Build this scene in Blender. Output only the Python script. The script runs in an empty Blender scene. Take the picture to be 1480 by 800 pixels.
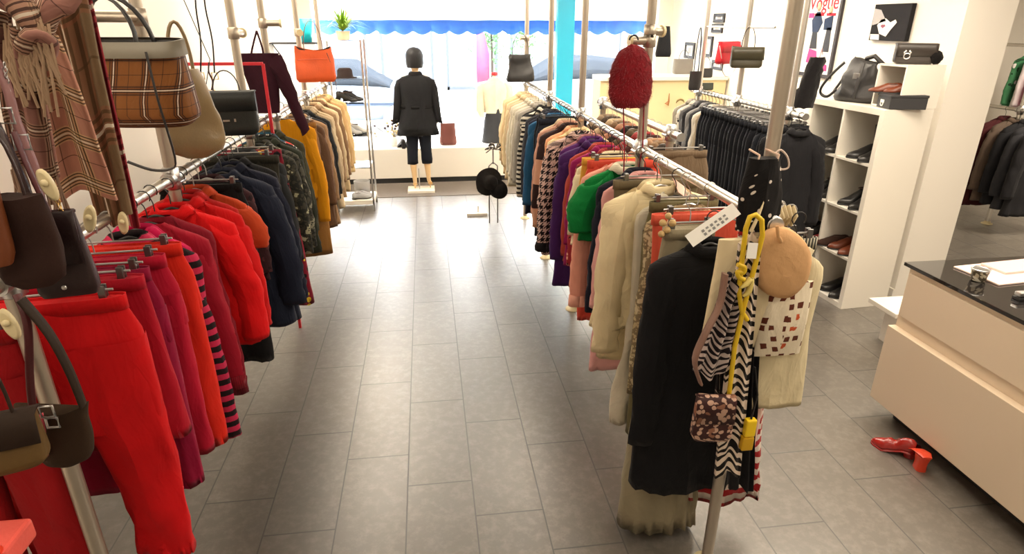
import bpy, bmesh, math, random
from mathutils import Vector, Matrix, noise, Euler
PI = math.pi
C = bpy.context.scene.collection
sc = bpy.context.scene
random.seed(7)

# ---------------------------------------------------------------- camera
H = 2.0
F, CX, CY = 895., 740., 400.
fy = Vector((611-CX, 34-CY, F)).normalized()
dn = Vector((735-CX, 2590-CY, F)).normalized()
dn = (dn - fy*dn.dot(fy)).normalized()
up = -dn
rx = fy.cross(up)
R3 = Matrix((rx, fy, up))
cam_d = bpy.data.cameras.new('camera')
cam = bpy.data.objects.new('camera', cam_d)
C.objects.link(cam)
cam_d.sensor_width = 36
cam_d.lens = 36*F/1480
cam_d.clip_start = 0.02
r0 = R3 @ Vector((1, 0, 0)); r1 = R3 @ Vector((0, -1, 0)); r2 = R3 @ Vector((0, 0, -1))
M = Matrix((r0, r1, r2)).transposed().to_4x4()
M.translation = Vector((0, 0, H))
cam.matrix_world = M
sc.camera = cam
def ray(u, v): return R3 @ Vector((u-CX, v-CY, F))
def at(u, v, y):
    d = ray(u, v); return Vector((0, 0, H)) + d*(y/d.y)
def atx(u, v, x):
    d = ray(u, v); return Vector((0, 0, H)) + d*(x/d.x)
def atz(u, v, z=0.):
    d = ray(u, v); return Vector((0, 0, H)) + d*((z-H)/d.z)

# ---------------------------------------------------------------- materials
def s2l(c):
    return tuple((x/12.92 if x <= .04045 else ((x+.055)/1.055)**2.4) for x in c)
def rgb(r, g, b): return s2l((r/255, g/255, b/255))
MATS = {}
class NT:
    def __init__(s, name):
        m = bpy.data.materials.new(name); m.use_nodes = True
        s.m = m; s.t = m.node_tree; s.b = s.t.nodes['Principled BSDF']
    def n(s, typ, **kw):
        x = s.t.nodes.new(typ)
        for k, v in kw.items(): setattr(x, k, v)
        return x
    def l(s, a, b): s.t.links.new(a, b)
    def math(s, op, a, b=None, c=None):
        x = s.n('ShaderNodeMath', operation=op)
        for i, v in enumerate((a, b, c)):
            if v is None: continue
            if isinstance(v, (int, float)): x.inputs[i].default_value = v
            else: s.l(v, x.inputs[i])
        return x.outputs[0]
    def band(s, co, period, lo, hi):
        f = s.math('FRACT', s.math('DIVIDE', co, period))
        return s.math('MULTIPLY', s.math('GREATER_THAN', f, lo), s.math('LESS_THAN', f, hi))
    def mix(s, f, a, b):
        x = s.n('ShaderNodeMix', data_type='RGBA')
        for i, v in ((0, f), (6, a), (7, b)):
            if isinstance(v, (int, float)): x.inputs[i].default_value = v
            elif isinstance(v, tuple): x.inputs[i].default_value = (*v[:3], 1)
            else: s.l(v, x.inputs[i])
        return x.outputs[2]
    def ramp(s, f, stops, interp='CONSTANT'):
        x = s.n('ShaderNodeValToRGB'); x.color_ramp.interpolation = interp
        e = x.color_ramp.elements
        while len(e) < len(stops): e.new(.5)
        for q, (p, c) in zip(e, stops): q.position = p; q.color = (*c, 1)
        s.l(f, x.inputs[0]); return x.outputs[0]

def mat(name, col, rough=.6, metal=0., bump=0., bscale=200., var=0., vscale=5., coat=0., spec=.5):
    if name in MATS: return MATS[name]
    t = NT(name); b = t.b
    b.inputs['Roughness'].default_value = rough
    b.inputs['Metallic'].default_value = metal
    b.inputs['Coat Weight'].default_value = coat
    b.inputs['Specular IOR Level'].default_value = spec if rough < .6 or spec != .5 else .3
    tc = t.n('ShaderNodeTexCoord')
    nz = t.n('ShaderNodeTexNoise'); nz.inputs['Scale'].default_value = vscale; nz.inputs['Detail'].default_value = 3
    t.l(tc.outputs['Object'], nz.inputs['Vector'])
    dark = tuple(c*(1-var) for c in col); lite = tuple(min(1, c*(1+var*.6)) for c in col)
    t.l(t.mix(nz.outputs['Fac'], dark, lite), b.inputs['Base Color'])
    if bump:
        n2 = t.n('ShaderNodeTexNoise'); n2.inputs['Scale'].default_value = bscale
        t.l(tc.outputs['Object'], n2.inputs['Vector'])
        bp = t.n('ShaderNodeBump'); bp.inputs['Strength'].default_value = bump; bp.inputs['Distance'].default_value = .002
        t.l(n2.outputs['Fac'], bp.inputs['Height']); t.l(bp.outputs[0], b.inputs['Normal'])
    MATS[name] = t.m; return t.m

def fabric(col, pat=None, c2=(0, 0, 0), c3=(.5, .5, .5), s=1., rough=.85, sheen=.08, key=None):
    key = key or ('fabric', tuple(round(x, 4) for x in col), pat, tuple(round(x, 3) for x in c2), tuple(round(x, 3) for x in c3), s, rough)
    if key in MATS: return MATS[key]
    t = NT('fabric_' + (pat or 'plain')); b = t.b
    b.inputs['Roughness'].default_value = rough
    b.inputs['Sheen Weight'].default_value = sheen
    b.inputs['Sheen Roughness'].default_value = .5
    b.inputs['Specular IOR Level'].default_value = .25
    b.inputs['Sheen Tint'].default_value = (*[min(1, .3+x) for x in col], 1)
    uv = t.n('ShaderNodeUVMap'); sp = t.n('ShaderNodeSeparateXYZ'); t.l(uv.outputs[0], sp.inputs[0])
    u, v = sp.outputs[0], sp.outputs[1]
    def nzt(scale, vec=None, detail=2.):
        x = t.n('ShaderNodeTexNoise'); x.inputs['Scale'].default_value = scale; x.inputs['Detail'].default_value = detail
        t.l(vec or uv.outputs[0], x.inputs['Vector']); return x
    base = nzt(9.)
    out = t.mix(base.outputs['Fac'], tuple(c*.82 for c in col), tuple(min(1, c*1.12) for c in col))
    if pat == 'hstripe': out = t.mix(t.band(v, .05*s, 0, .5), out, c2)
    elif pat == 'vstripe': out = t.mix(t.band(u, .02*s, 0, .3), out, c2)
    elif pat == 'plaid':
        for co in (u, v):
            out = t.mix(t.math('MULTIPLY', t.band(co, .12*s, .0, .32), .4), out, c3)
            for lo, hi in ((.03, .06), (.10, .13), (.19, .22), (.26, .29)): out = t.mix(t.math('MULTIPLY', t.band(co, .12*s, lo, hi), .85), out, c2)
            out = t.mix(t.math('MULTIPLY', t.band(co, .12*s, .145, .175), .8), out, (.75, .68, .56))
            out = t.mix(t.math('MULTIPLY', t.band(co, .12*s, .62, .64), .7), out, c2)
    elif pat == 'hound':
        a = t.band(u, .045*s, 0, .5); c = t.band(v, .045*s, 0, .5)
        d = t.band(t.math('ADD', u, v), .0225*s, 0, .5)
        both = t.math('MULTIPLY', a, c); xor = t.math('ABSOLUTE', t.math('SUBTRACT', a, c))
        out = t.mix(t.math('ADD', both, t.math('MULTIPLY', xor, d)), out, c2)
    elif pat == 'zebra':
        w = t.n('ShaderNodeTexWave', bands_direction='Y'); w.inputs['Scale'].default_value = 8/s
        w.inputs['Distortion'].default_value = 11; w.inputs['Detail'].default_value = 2; w.inputs['Detail Scale'].default_value = .9; w.inputs['Detail Roughness'].default_value = .6
        t.l(uv.outputs[0], w.inputs['Vector'])
        out = t.mix(t.math('GREATER_THAN', w.outputs['Fac'], .5), out, c2)
    elif pat in ('dots', 'floral', 'snake'):
        vo = t.n('ShaderNodeTexVoronoi'); vo.inputs['Scale'].default_value = 26/s
        t.l(uv.outputs[0], vo.inputs['Vector'])
        if pat == 'dots': out = t.mix(t.math('LESS_THAN', vo.outputs['Distance'], .22), out, c2)
        elif pat == 'floral':
            sep = t.n('ShaderNodeSeparateColor'); t.l(vo.outputs['Color'], sep.inputs[0])
            m1 = t.math('MULTIPLY', t.math('LESS_THAN', vo.outputs['Distance'], .42), t.math('GREATER_THAN', sep.outputs[0], .4))
            out = t.mix(m1, out, t.mix(t.math('GREATER_THAN', sep.outputs[1], .5), c2, c3))
        else:
            nn = nzt(30.)
            out = t.mix(t.math('GREATER_THAN', t.math('ADD', vo.outputs['Distance'], nn.outputs['Fac']), .95), out, c2)
            out = t.mix(t.math('GREATER_THAN', nzt(14.).outputs['Fac'], .58), out, c3)
    elif pat == 'camo':
        out = t.ramp(nzt(13./s, detail=3.).outputs['Fac'], [(0, col), (.42, c2), (.5, col), (.56, c3), (.66, c2)])
    elif pat == 'print':      # scattered small motifs
        vo = t.n('ShaderNodeTexVoronoi', distance='CHEBYCHEV'); vo.inputs['Scale'].default_value = 20/s; vo.inputs['Randomness'].default_value = .45
        t.l(uv.outputs[0], vo.inputs['Vector'])
        nn = nzt(25.)
        mk_ = t.math('LESS_THAN', t.math('ADD', vo.outputs['Distance'], t.math('MULTIPLY', nn.outputs['Fac'], .35)), .44)
        sep = t.n('ShaderNodeSeparateColor'); t.l(vo.outputs['Color'], sep.inputs[0])
        out = t.mix(mk_, out, t.mix(t.math('GREATER_THAN', sep.outputs[2], .55), c2, c3))
    t.l(out, b.inputs['Base Color'])
    bp = t.n('ShaderNodeBump'); bp.inputs['Strength'].default_value = .25; bp.inputs['Distance'].default_value = .004
    f = nzt(70., detail=4.); t.l(f.outputs['Fac'], bp.inputs['Height'])
    mp = t.n('ShaderNodeMapping'); mp.inputs['Scale'].default_value = (16., 4.5, 1); t.l(uv.outputs[0], mp.inputs[0])
    f2 = nzt(1., mp.outputs[0], 2.5); f2.inputs['Distortion'].default_value = 1.2
    rd = t.math('ABSOLUTE', t.math('SUBTRACT', f2.outputs['Fac'], .5))
    b2 = t.n('ShaderNodeBump'); b2.inputs['Strength'].default_value = .35; b2.inputs['Distance'].default_value = .012
    t.l(t.math('POWER', rd, .7), b2.inputs['Height']); t.l(bp.outputs[0], b2.inputs['Normal']); t.l(b2.outputs[0], b.inputs['Normal'])
    MATS[key] = t.m; return t.m

chrome = mat('chrome_tube', (.66, .63, .58), .28, .9, var=.08, vscale=3)
pole_m = mat('brushed_metal_tube', (.52, .46, .38), .36, .8, var=.1, vscale=8)
steel = mat('steel', (.6, .6, .6), .3, 1.)
dsteel = mat('dark_steel', (.2, .2, .2), .35, .9)
gold = mat('gold_metal', (.75, .5, .18), .3, 1.)
white_l = mat('white_laminate', (.82, .78, .70), .42, bump=.03)
white_p = mat('white_paint', (.84, .80, .73), .7, bump=.05, bscale=120)
cream_p = mat('cream_plastic', (.75, .64, .38), .4)
blackleather = mat('black_leather', (.022, .021, .022), .42, bump=.4, bscale=160, var=.3)
blackhang = mat('black_plastic', (.02, .02, .02), .4)
clearhang = mat('grey_plastic', (.35, .34, .33), .3)
paper_w = mat('white_card', (.85, .84, .80), .7)
skin_m = mat('mannequin_plastic', (.72, .5, .27), .35, var=.05)

# ---------------------------------------------------------------- mesh helpers
def link_mesh(name, V, Fc, m, parent=None, smooth=True, uv=None, mats=None, fm=None):
    me = bpy.data.meshes.new(name)
    me.from_pydata([tuple(v) for v in V], [], Fc)
    if uv:
        ul = me.uv_layers.new(name='UVMap')
        flat = []
        for p in me.polygons:
            for vi in p.vertices: flat.extend(uv[vi])
        ul.data.foreach_set('uv', flat)
    for q in (mats or [m]): me.materials.append(q)
    if fm: me.polygons.foreach_set('material_index', fm)
    if smooth: me.polygons.foreach_set('use_smooth', [True]*len(me.polygons))
    me.update()
    o = bpy.data.objects.new(name, me); C.objects.link(o)
    if parent: o.parent = parent
    return o
class MB:
    """collects shapes that become one mesh object"""
    def __init__(s): s.V = []; s.F = []; s.U = []; s.S = []
    def add(s, V, Fc, U=None, smooth=True):
        k = len(s.V); s.V += [Vector(v) for v in V]; s.F += [tuple(i+k for i in f) for f in Fc]
        s.U += (U or [(v[0]+v[1], v[2]) for v in V]); s.S += [smooth]*len(Fc); return s
    def box(s, x0, x1, y0, y1, z0, z1, b=0.):
        if b <= 0:
            V = [(x, y, z) for z in (z0, z1) for y in (y0, y1) for x in (x0, x1)]
            return s.add(V, [(0, 2, 3, 1), (4, 5, 7, 6), (0, 1, 5, 4), (2, 6, 7, 3), (0, 4, 6, 2), (1, 3, 7, 5)], smooth=False)
        bm = bmesh.new(); bmesh.ops.create_cube(bm, size=1)
        for v in bm.verts: v.co = Vector(((x0+x1)/2+v.co.x*(x1-x0), (y0+y1)/2+v.co.y*(y1-y0), (z0+z1)/2+v.co.z*(z1-z0)))
        bmesh.ops.bevel(bm, geom=bm.edges[:], offset=b, segments=2, profile=.6, affect='EDGES')
        return s.bm(bm, False)
    def bm(s, bm, smooth=True):
        bm.verts.index_update()
        s.add([v.co.copy() for v in bm.verts], [[v.index for v in f.verts] for f in bm.faces], smooth=smooth); bm.free(); return s
    def loft(s, rings, closed=True, cap0=False, cap1=False, uv=None):
        """rings of equal length; when closed the last point repeats the first"""
        n = len(rings[0]); V = [p for r in rings for p in r]; Fc = []
        for j in range(len(rings)-1):
            for i in range(n-1):
                a = j*n+i; Fc.append((a, a+1, a+n+1, a+n))
        nq = len(Fc)
        cv = []
        for on, j in ((cap0, 0), (cap1, len(rings)-1)):      # flat lids get points of their own so the rim stays crisp
            if on:
                b0 = len(V); V = V + [Vector(p) for p in rings[j][:-1]]; cv += rings[j][:-1]
                q = tuple(range(b0, b0+n-1)); Fc.append(q if j == 0 else tuple(reversed(q)))
        if uv is None:
            uv = []; v = 0.; pm = None
            for r in rings:
                m = sum((Vector(p) for p in r), Vector())/n
                if pm is not None: v += (m-pm).length
                pm = m; u = 0.; q = None
                for p in r:
                    if q is not None: u += (Vector(p)-q).length
                    q = Vector(p); uv.append((u, v))
        uv = list(uv) + [(p[0], p[2]) for p in cv]
        s.add(V, Fc, uv); s.S[-len(Fc):] = [True]*nq+[False]*(len(Fc)-nq); return s
    def tube(s, pts, r, n=8, cap=True, flat=1., closed=False):
        pts = [Vector(p) for p in pts]; rings = []; N = len(pts)
        rr = list(r) if isinstance(r, (list, tuple)) else [r]*N
        if not closed and 4 <= N <= 9:          # round off coarse paths
            q = []; qr = []
            for i in range(N-1):
                a, b, c, d = pts[max(0, i-1)], pts[i], pts[i+1], pts[min(N-1, i+2)]
                for k in range(4):
                    t = k/4; q.append(.5*((2*b)+(c-a)*t+(2*a-5*b+4*c-d)*t*t+(3*b-a-3*c+d)*t**3)); qr.append(lerp(rr[i], rr[i+1], t))
            pts = q+[pts[-1]]; rr = qr+[rr[-1]]; N = len(pts)
        nrm = None
        for i, p in enumerate(pts):
            a = pts[max(0, i-1)]; b = pts[min(N-1, i+1)]
            if closed: a = pts[i-1]; b = pts[(i+1) % N]
            t = (b-a); t = t.normalized() if t.length > 1e-9 else Vector((0, 0, 1))
            if nrm is None:
                ref = Vector((0, 0, 1)) if abs(t.z) < .9 else Vector((1, 0, 0))
                nrm = (ref - t*ref.dot(t)).normalized()
            else:
                q = nrm - t*nrm.dot(t); nrm = q.normalized() if q.length > 1e-6 else nrm
            bn = t.cross(nrm)
            rings.append([p + nrm*math.cos(2*PI*k/n)*rr[i]*flat + bn*math.sin(2*PI*k/n)*rr[i] for k in range(n+1)])
        if closed: rings.append([v.copy() for v in rings[0]]); cap = False
        return s.loft(rings, cap0=cap, cap1=cap)
    def lathe(s, prof, c=(0, 0, 0), n=20, cap0=True, cap1=True):
        c = Vector(c)
        return s.loft([[c+Vector((r*math.cos(2*PI*k/n), r*math.sin(2*PI*k/n), z)) for k in range(n+1)] for r, z in prof], cap0=cap0, cap1=cap1)
    def ball(s, c, r, seg=12, sc_=(1, 1, 1)):
        c = Vector(c); P = []
        for j in range(seg//2+1):
            a = -PI/2 + PI*j/(seg//2)
            P.append([c+Vector((math.cos(a)*math.cos(2*PI*k/seg)*r*sc_[0], math.cos(a)*math.sin(2*PI*k/seg)*r*sc_[1], math.sin(a)*r*sc_[2])) for k in range(seg+1)])
        return s.loft(P)
    def noise(s, amp, scale, seed=0.):
        for i, v in enumerate(s.V):
            s.V[i] = v + noise.noise_vector(v*scale+Vector((seed, seed*1.7, 0)))*amp
        return s
    def xf(s, m):
        s.V = [m @ v for v in s.V]; return s
    def build(s, name, m, parent=None, solid=0.):
        o = link_mesh(name, s.V, s.F, m, parent, False, s.U)
        o.data.polygons.foreach_set('use_smooth', s.S)
        if solid:
            md = o.modifiers.new('thickness', 'SOLIDIFY'); md.thickness = solid; md.offset = 0
        return o
def tag(o, label=None, cat=None, group=None, kind=None):
    if label: o['label'] = label
    if cat: o['category'] = cat
    if group: o['group'] = group
    if kind: o['kind'] = kind
    return o
def empty(name, loc, label, cat, rz=0, group=None):
    o = bpy.data.objects.new(name, None); o.empty_display_size = .1; C.objects.link(o)
    o.location = loc; o.rotation_euler = (0, 0, rz); return tag(o, label, cat, group)
def struct(name, mb, m, **k):
    o = mb.build(name, m); o['kind'] = 'structure'; return o
def arc(cx, cz, r, a0, a1, n=10, y=0., rz=None):
    return [(cx+r*math.cos(a0+(a1-a0)*i/n), y, cz+(rz or r)*math.sin(a0+(a1-a0)*i/n)) for i in range(n+1)]
def sgnpow(x, p): return math.copysign(abs(x)**p, x)
def lerp(a, b, t): return a+(b-a)*t
def interp(tab, x):
    for (x0, y0), (x1, y1) in zip(tab, tab[1:]):
        if x <= x1:
            t = max(0, (x-x0)/(x1-x0+1e-9)); t = t*t*(3-2*t)*.5+t*.5
            return lerp(y0, y1, t)
    return tab[-1][1]
LAMPS = ((-1.15, -.3, 14), (1.25, -.3, 14), (-1.2, 1.6, 17), (1.3, 1.6, 17), (-1.2, 3.6, 18), (1.3, 3.6, 18), (-.9, 5.6, 32), (1.2, 5.6, 34), (2.9, 1.3, 60), (2.6, 3.0, 56), (2.2, 5.2, 50), (2.3, 7.2, 80), (-1.0, 7.4, 60), (6.2, 4.2, 150))
WORLD = 58.0; SUN = 12.0; EXPO = 0.0
# ---------------------------------------------------------------- room
XL, XR, YW, ZC = -1.65, 3.55, 9.3, 2.8
YP = 8.36
def tile_material():
    t = NT('grey_brown_floor_tile'); b = t.b
    tc = t.n('ShaderNodeTexCoord'); sp = t.n('ShaderNodeSeparateXYZ'); t.l(tc.outputs['Object'], sp.inputs[0])
    x, y = sp.outputs[0], sp.outputs[1]
    W, L = .3, .69
    cx = t.math('DIVIDE', t.math('ADD', x, .173+3.0), W); col = t.math('FLOOR', cx); fx = t.math('FRACT', cx)
    yo = t.math('ADD', t.math('ADD', y, 6.9-.284), t.math('MULTIPLY', t.math('SUBTRACT', col, 10.), .23))
    cyy = t.math('DIVIDE', yo, L); row = t.math('FLOOR', cyy); fyy = t.math('FRACT', cyy)
    g = .010
    gx = t.math('ADD', t.math('LESS_THAN', fx, g), t.math('GREATER_THAN', fx, 1-g))
    gy = t.math('ADD', t.math('LESS_THAN', fyy, g*.5), t.math('GREATER_THAN', fyy, 1-g*.5))
    gr = t.math('MINIMUM', t.math('ADD', gx, gy), 1.)
    cb = t.n('ShaderNodeCombineXYZ'); t.l(col, cb.inputs[0]); t.l(row, cb.inputs[1])
    wn = t.n('ShaderNodeTexWhiteNoise'); t.l(cb.outputs[0], wn.inputs[0])
    nz = t.n('ShaderNodeTexNoise'); nz.inputs['Scale'].default_value = 4; nz.inputs['Detail'].default_value = 8; nz.inputs['Roughness'].default_value = .65
    ad = t.n('ShaderNodeVectorMath', operation='ADD'); t.l(tc.outputs['Object'], ad.inputs[0]); t.l(wn.outputs['Color'], ad.inputs[1]); t.l(ad.outputs[0], nz.inputs['Vector'])
    c = t.mix(nz.outputs['Fac'], FLOOR_A, FLOOR_B)
    n3 = t.n('ShaderNodeTexNoise'); n3.inputs['Scale'].default_value = 22; n3.inputs['Detail'].default_value = 9; n3.inputs['Roughness'].default_value = .72; t.l(ad.outputs[0], n3.inputs['Vector'])
    c = t.mix(t.ramp(n3.outputs['Fac'], [(.46, (0, 0, 0)), (.72, (.55, .55, .55))], 'LINEAR'), c, (.26, .235, .20))
    c = t.mix(t.math('MULTIPLY', wn.outputs['Value'], .25), c, (.05, .046, .042))
    c = t.mix(gr, c, (.018, .016, .015))
    t.l(c, b.inputs['Base Color'])
    t.l(t.math('ADD', t.math('MULTIPLY', nz.outputs['Fac'], .10), t.math('ADD', t.math('MULTIPLY', gr, .3), .27)), b.inputs['Roughness'])
    b.inputs['Coat Weight'].default_value = .9; b.inputs['Coat Roughness'].default_value = .5; b.inputs['Coat IOR'].default_value = 1.7
    b.inputs['Specular IOR Level'].default_value = 1.
    n2 = t.n('ShaderNodeTexNoise'); n2.inputs['Scale'].default_value = 28; n2.inputs['Detail'].default_value = 6; t.l(tc.outputs['Object'], n2.inputs['Vector'])
    bp = t.n('ShaderNodeBump'); bp.inputs['Strength'].default_value = .10; bp.inputs['Distance'].default_value = .002
    t.l(t.math('SUBTRACT', n2.outputs['Fac'], gr), bp.inputs['Height']); t.l(bp.outputs[0], b.inputs['Normal'])
    return t.m
FLOOR_A = (.062, .051, .039); FLOOR_B = (.125, .106, .086)
floor_m = tile_material()
struct('floor', MB().box(-2.2, 9.0, -2.5, YW, -.1, 0), floor_m)
struct('ceiling', MB().box(-2.2, 9.0, -2.5, YW+.15, ZC, ZC+.1), white_p)
struct('wall_left', MB().box(XL-.15, XL, -2.5, YW+.1, 0, ZC), white_p)
struct('wall_right', MB().box(XR, XR+.37, 4.0, YW+.1, 0, ZC), white_p)
struct('wall_front', MB().box(-2.2, 9.0, -2.6, -2.5, 0, ZC), white_p)
struct('wall_side', MB().box(9.0, 9.1, -2.5, YW, 0, ZC), white_p)
struct('wall_far_room', MB().box(XR+.37, 9.0, 7.6, 7.75, 0, ZC), white_p)
# shop front: two piers, lintel, glazing bars in bright cyan
cyan = mat('cyan_painted_frame', (.01, .36, .55), .4)
struct('wall_back', MB().box(XL, -1.62, YW-.05, YW+.1, 0, ZC).box(XL, XR, YW-.05, YW+.1, 2.45, ZC), white_p)
wf = MB().box(1.88, 2.12, YW-.08, YW+.08, 0, 2.45)
struct('window_4', MB().box(-1.62, -1.47, YW-.06, YW+.06, 0, 2.45).box(3.35, XR, YW-.06, YW+.06, 0, 2.45), white_l)
struct('window_1', wf, cyan)
# glass
t = NT('shop_window_glass'); o_ = t.t.nodes['Material Output']
tr = t.n('ShaderNodeBsdfTransparent'); gl = t.n('ShaderNodeBsdfGlossy'); gl.inputs['Roughness'].default_value = .02
fr = t.n('ShaderNodeFresnel'); fr.inputs[0].default_value = 1.25
mx = t.n('ShaderNodeMixShader'); t.l(fr.outputs[0], mx.inputs[0]); t.l(tr.outputs[0], mx.inputs[1]); t.l(gl.outputs[0], mx.inputs[2]); t.l(mx.outputs[0], o_.inputs['Surface'])
glass_m = t.m
struct('window_2', MB().box(-1.47, 1.88, YW-.004, YW+.004, 0, 2.45), glass_m)
struct('window_3', MB().box(2.12, 3.35, YW-.004, YW+.004, 0, 2.45), glass_m)
struct('trim_1', MB().box(-1.47, 1.88, YP, YW-.08, .07, .46, .004), white_p)      # display step in the window
struct('trim_2', MB().box(-1.47, 1.88, YP+.02, YW-.08, 0, .07), mat('dark_plinth', (.03, .03, .03), .6))
matf = mat('entrance_matting', (.16, .135, .115), .9, bump=.6, bscale=90, var=.2, vscale=40)
struct('trim_3', MB().box(XL+.02, 1.88, 7.62, YP, 0, .006), matf)
struct('baseboard_right', MB().box(XR-.012, XR, 4.0, YW-.1, 0, .09), white_l)
struct('baseboard_left', MB().box(XL, XL+.012, -2.5, YW-.1, 0, .09), white_l)

# ---------------------------------------------------------------- street outside
pave = mat('pale_pavement', (.7, .69, .67), .8, var=.1)
struct('ground', MB().box(-25, 25, YW+.05, 40, -.16, -.1), pave)
facade = mat('pale_facade', (.8, .78, .76), .8, var=.08)
frame_g = mat('grey_window_frame', (.022, .025, .03), .9, spec=0.)
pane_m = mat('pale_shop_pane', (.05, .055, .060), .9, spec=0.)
b = empty('shop_building', (0, 20, -.1), 'pale shop building across the street with framed windows', 'building')
MB().box(-14, 14, 0, 3, 0, 9).build('wall', facade, b)
for k in range(14):
    x = -13+k*1.95
    w = MB()
    for a in (0, 1.5): w.box(x+a, x+a+.08, -.06, .02, .2, 2.6)
    w.box(x, x+1.58, -.06, .02, 2.52, 2.6).box(x, x+1.58, -.06, .02, .2, .3)
    wo = w.build('window', frame_g, b)
    MB().box(x+.08, x+1.5, -.02, .01, .3, 2.52).build('pane', pane_m, wo)
bl = mat('awning_blue', (.009, .055, .22), .8)
aw = empty('awning', (1.2, 10.05, 2.0), 'blue awning valance with scalloped edge hanging outside the shop window', 'awning')
v = MB(); xs = -4.2; W = 7.4; n = 240; V = []; Fc = []
for i in range(n+1):
    x = xs+W*i/n; ph = (x % .27)/.27
    zb = -.10-.055*abs(math.sin(PI*ph)); wv = .006*math.sin(x*9)
    V += [(x, wv-.002, .05), (x, wv-.002, zb)]
for i in range(n): Fc.append((2*i, 2*i+1, 2*i+3, 2*i+2))
v.add(V, Fc); v.build('valance', bl, aw, solid=.006)
MB().tube([(xs, 0, .06), (xs+W, 0, .06)], .015).build('front_bar', mat('white_bar', (.8, .8, .8), .4), aw)
can = MB().add([(xs, 0, .06), (xs+W, 0, .06), (xs+W, -.65, .42), (xs, -.65, .42)], [(0, 1, 2, 3)]); can.build('canopy', mat('pale_canopy', (.8, .82, .85), .8), aw, solid=.008)

def make_car(loc, rz, col, label):
    c = empty('parked_car', loc, label, 'car', rz)
    body = MB()
    sec = []
    for x, zt, hw in ((-2.1, .55, .62), (-2.0, .82, .78), (-1.2, .95, .85), (-.9, .98, .86), (0, 1.0, .87), (1.0, .98, .86), (1.7, .92, .82), (2.05, .75, .75), (2.12, .5, .6)):
        ring = []
        for k in range(17):
            a = 2*PI*k/16; yy = sgnpow(math.cos(a), .4)*hw; zz = .28+(zt-.28)*(.5+.5*sgnpow(math.sin(a), .5))
            ring.append((x, yy, zz))
        sec.append(ring)
    body.loft(sec, cap0=True, cap1=True)
    body.build('body', col, c)
    cab = MB(); sec = []
    for x, zt, hw in ((-1.5, .96, .7), (-1.1, 1.36, .66), (-.3, 1.45, .66), (.5, 1.42, .66), (1.2, .98, .7)):
        sec.append([(x, sgnpow(math.cos(2*PI*k/16), .45)*hw, .9+(zt-.9)*(.5+.5*sgnpow(math.sin(2*PI*k/16), .5))) for k in range(17)])
    cab.loft(sec, cap0=True, cap1=True)
    cab.build('cabin', mat('car_window', (.012, .014, .017), .9, spec=0.), c)
    for x in (-1.35, 1.35):
        for y in (-.78, .78):
            w = MB().lathe([(.1, -.1), (.29, -.1), (.32, -.07), (.32, .07), (.29, .1), (.1, .1)], n=20)
            w.xf(Matrix.Translation((x, y, .32)) @ Matrix.Rotation(PI/2, 4, 'X'))
            w.build('wheel', mat('tyre_rubber', (.05, .05, .05), .7), c)
    MB().box(-1.9, 2.0, -.885, -.865, .62, .66).build('side_trim', mat('grey_trim', (.012, .016, .024), .9, spec=0.), c)
    return c
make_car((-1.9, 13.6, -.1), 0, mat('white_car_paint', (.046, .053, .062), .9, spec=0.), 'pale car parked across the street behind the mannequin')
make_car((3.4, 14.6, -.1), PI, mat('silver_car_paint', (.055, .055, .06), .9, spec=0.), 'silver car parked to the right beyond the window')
# flag banner and street trees
fl = empty('feather_flag', (1.1, 14.2, -.1), 'pink feather shaped flag standing on the pavement', 'flag')
MB().tube([(0, 0, 0), (0, 0, 2.2)], .015).build('pole', steel, fl)
V = [(0, 0, 2.15), (.2, .01, 1.9), (.3, -.01, 1.5), (.3, .01, .95), (.02, 0, .9), (0, 0, 1.5)]
MB().add(V, [(0, 1, 2, 3, 4, 5)]).build('banner', mat('pink_flag', (.09, .022, .04), .9, spec=0.), fl, solid=.008)
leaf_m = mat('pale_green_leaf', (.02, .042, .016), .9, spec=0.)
bark = mat('tree_bark', (.015, .012, .01), .9, spec=0.)
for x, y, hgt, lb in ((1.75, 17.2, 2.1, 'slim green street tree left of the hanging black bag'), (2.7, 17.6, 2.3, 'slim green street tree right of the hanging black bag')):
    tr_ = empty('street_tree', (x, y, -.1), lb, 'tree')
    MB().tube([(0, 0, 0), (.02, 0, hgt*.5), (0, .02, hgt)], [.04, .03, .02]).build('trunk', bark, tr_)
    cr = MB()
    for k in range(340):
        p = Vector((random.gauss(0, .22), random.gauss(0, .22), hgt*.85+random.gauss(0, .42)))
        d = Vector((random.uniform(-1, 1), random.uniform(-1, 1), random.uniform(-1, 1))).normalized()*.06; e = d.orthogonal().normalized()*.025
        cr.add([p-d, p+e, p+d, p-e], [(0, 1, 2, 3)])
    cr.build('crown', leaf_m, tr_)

# ---------------------------------------------------------------- lamps
def lamp(x, y, sx, sy, w, col=(1, .86, .68), group='added panel lamps out of view on the ceiling'):
    f = empty('added_ceiling_lamp', (x, y, ZC), 'added panel lamp out of view on the ceiling', 'lamp', group=group)
    MB().box(-sx/2-.02, sx/2+.02, -sy/2-.02, sy/2+.02, -.04, 0, .004).build('housing', white_l, f)
    d = bpy.data.lights.new('fill_light', 'AREA'); d.shape = 'RECTANGLE'; d.size = sx*.9; d.size_y = sy*.9; d.energy = w; d.color = col
    o = bpy.data.objects.new('fill_light', d); C.objects.link(o); o.location = (x, y, ZC-.05)
for x, y, w in LAMPS: lamp(x, y, 1.2, 1.2, w)  # unseen panels added to light the shop and brighten its back and right walls
wd = bpy.data.worlds.new('overcast_sky'); sc.world = wd; wd.use_nodes = True
bg = wd.node_tree.nodes['Background']; bg.inputs[0].default_value = (.93, .97, 1, 1); bg.inputs[1].default_value = WORLD
sn = bpy.data.lights.new('sun', 'SUN'); sn.energy = SUN; sn.angle = .03; sn.color = (1, .96, .9)
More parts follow.
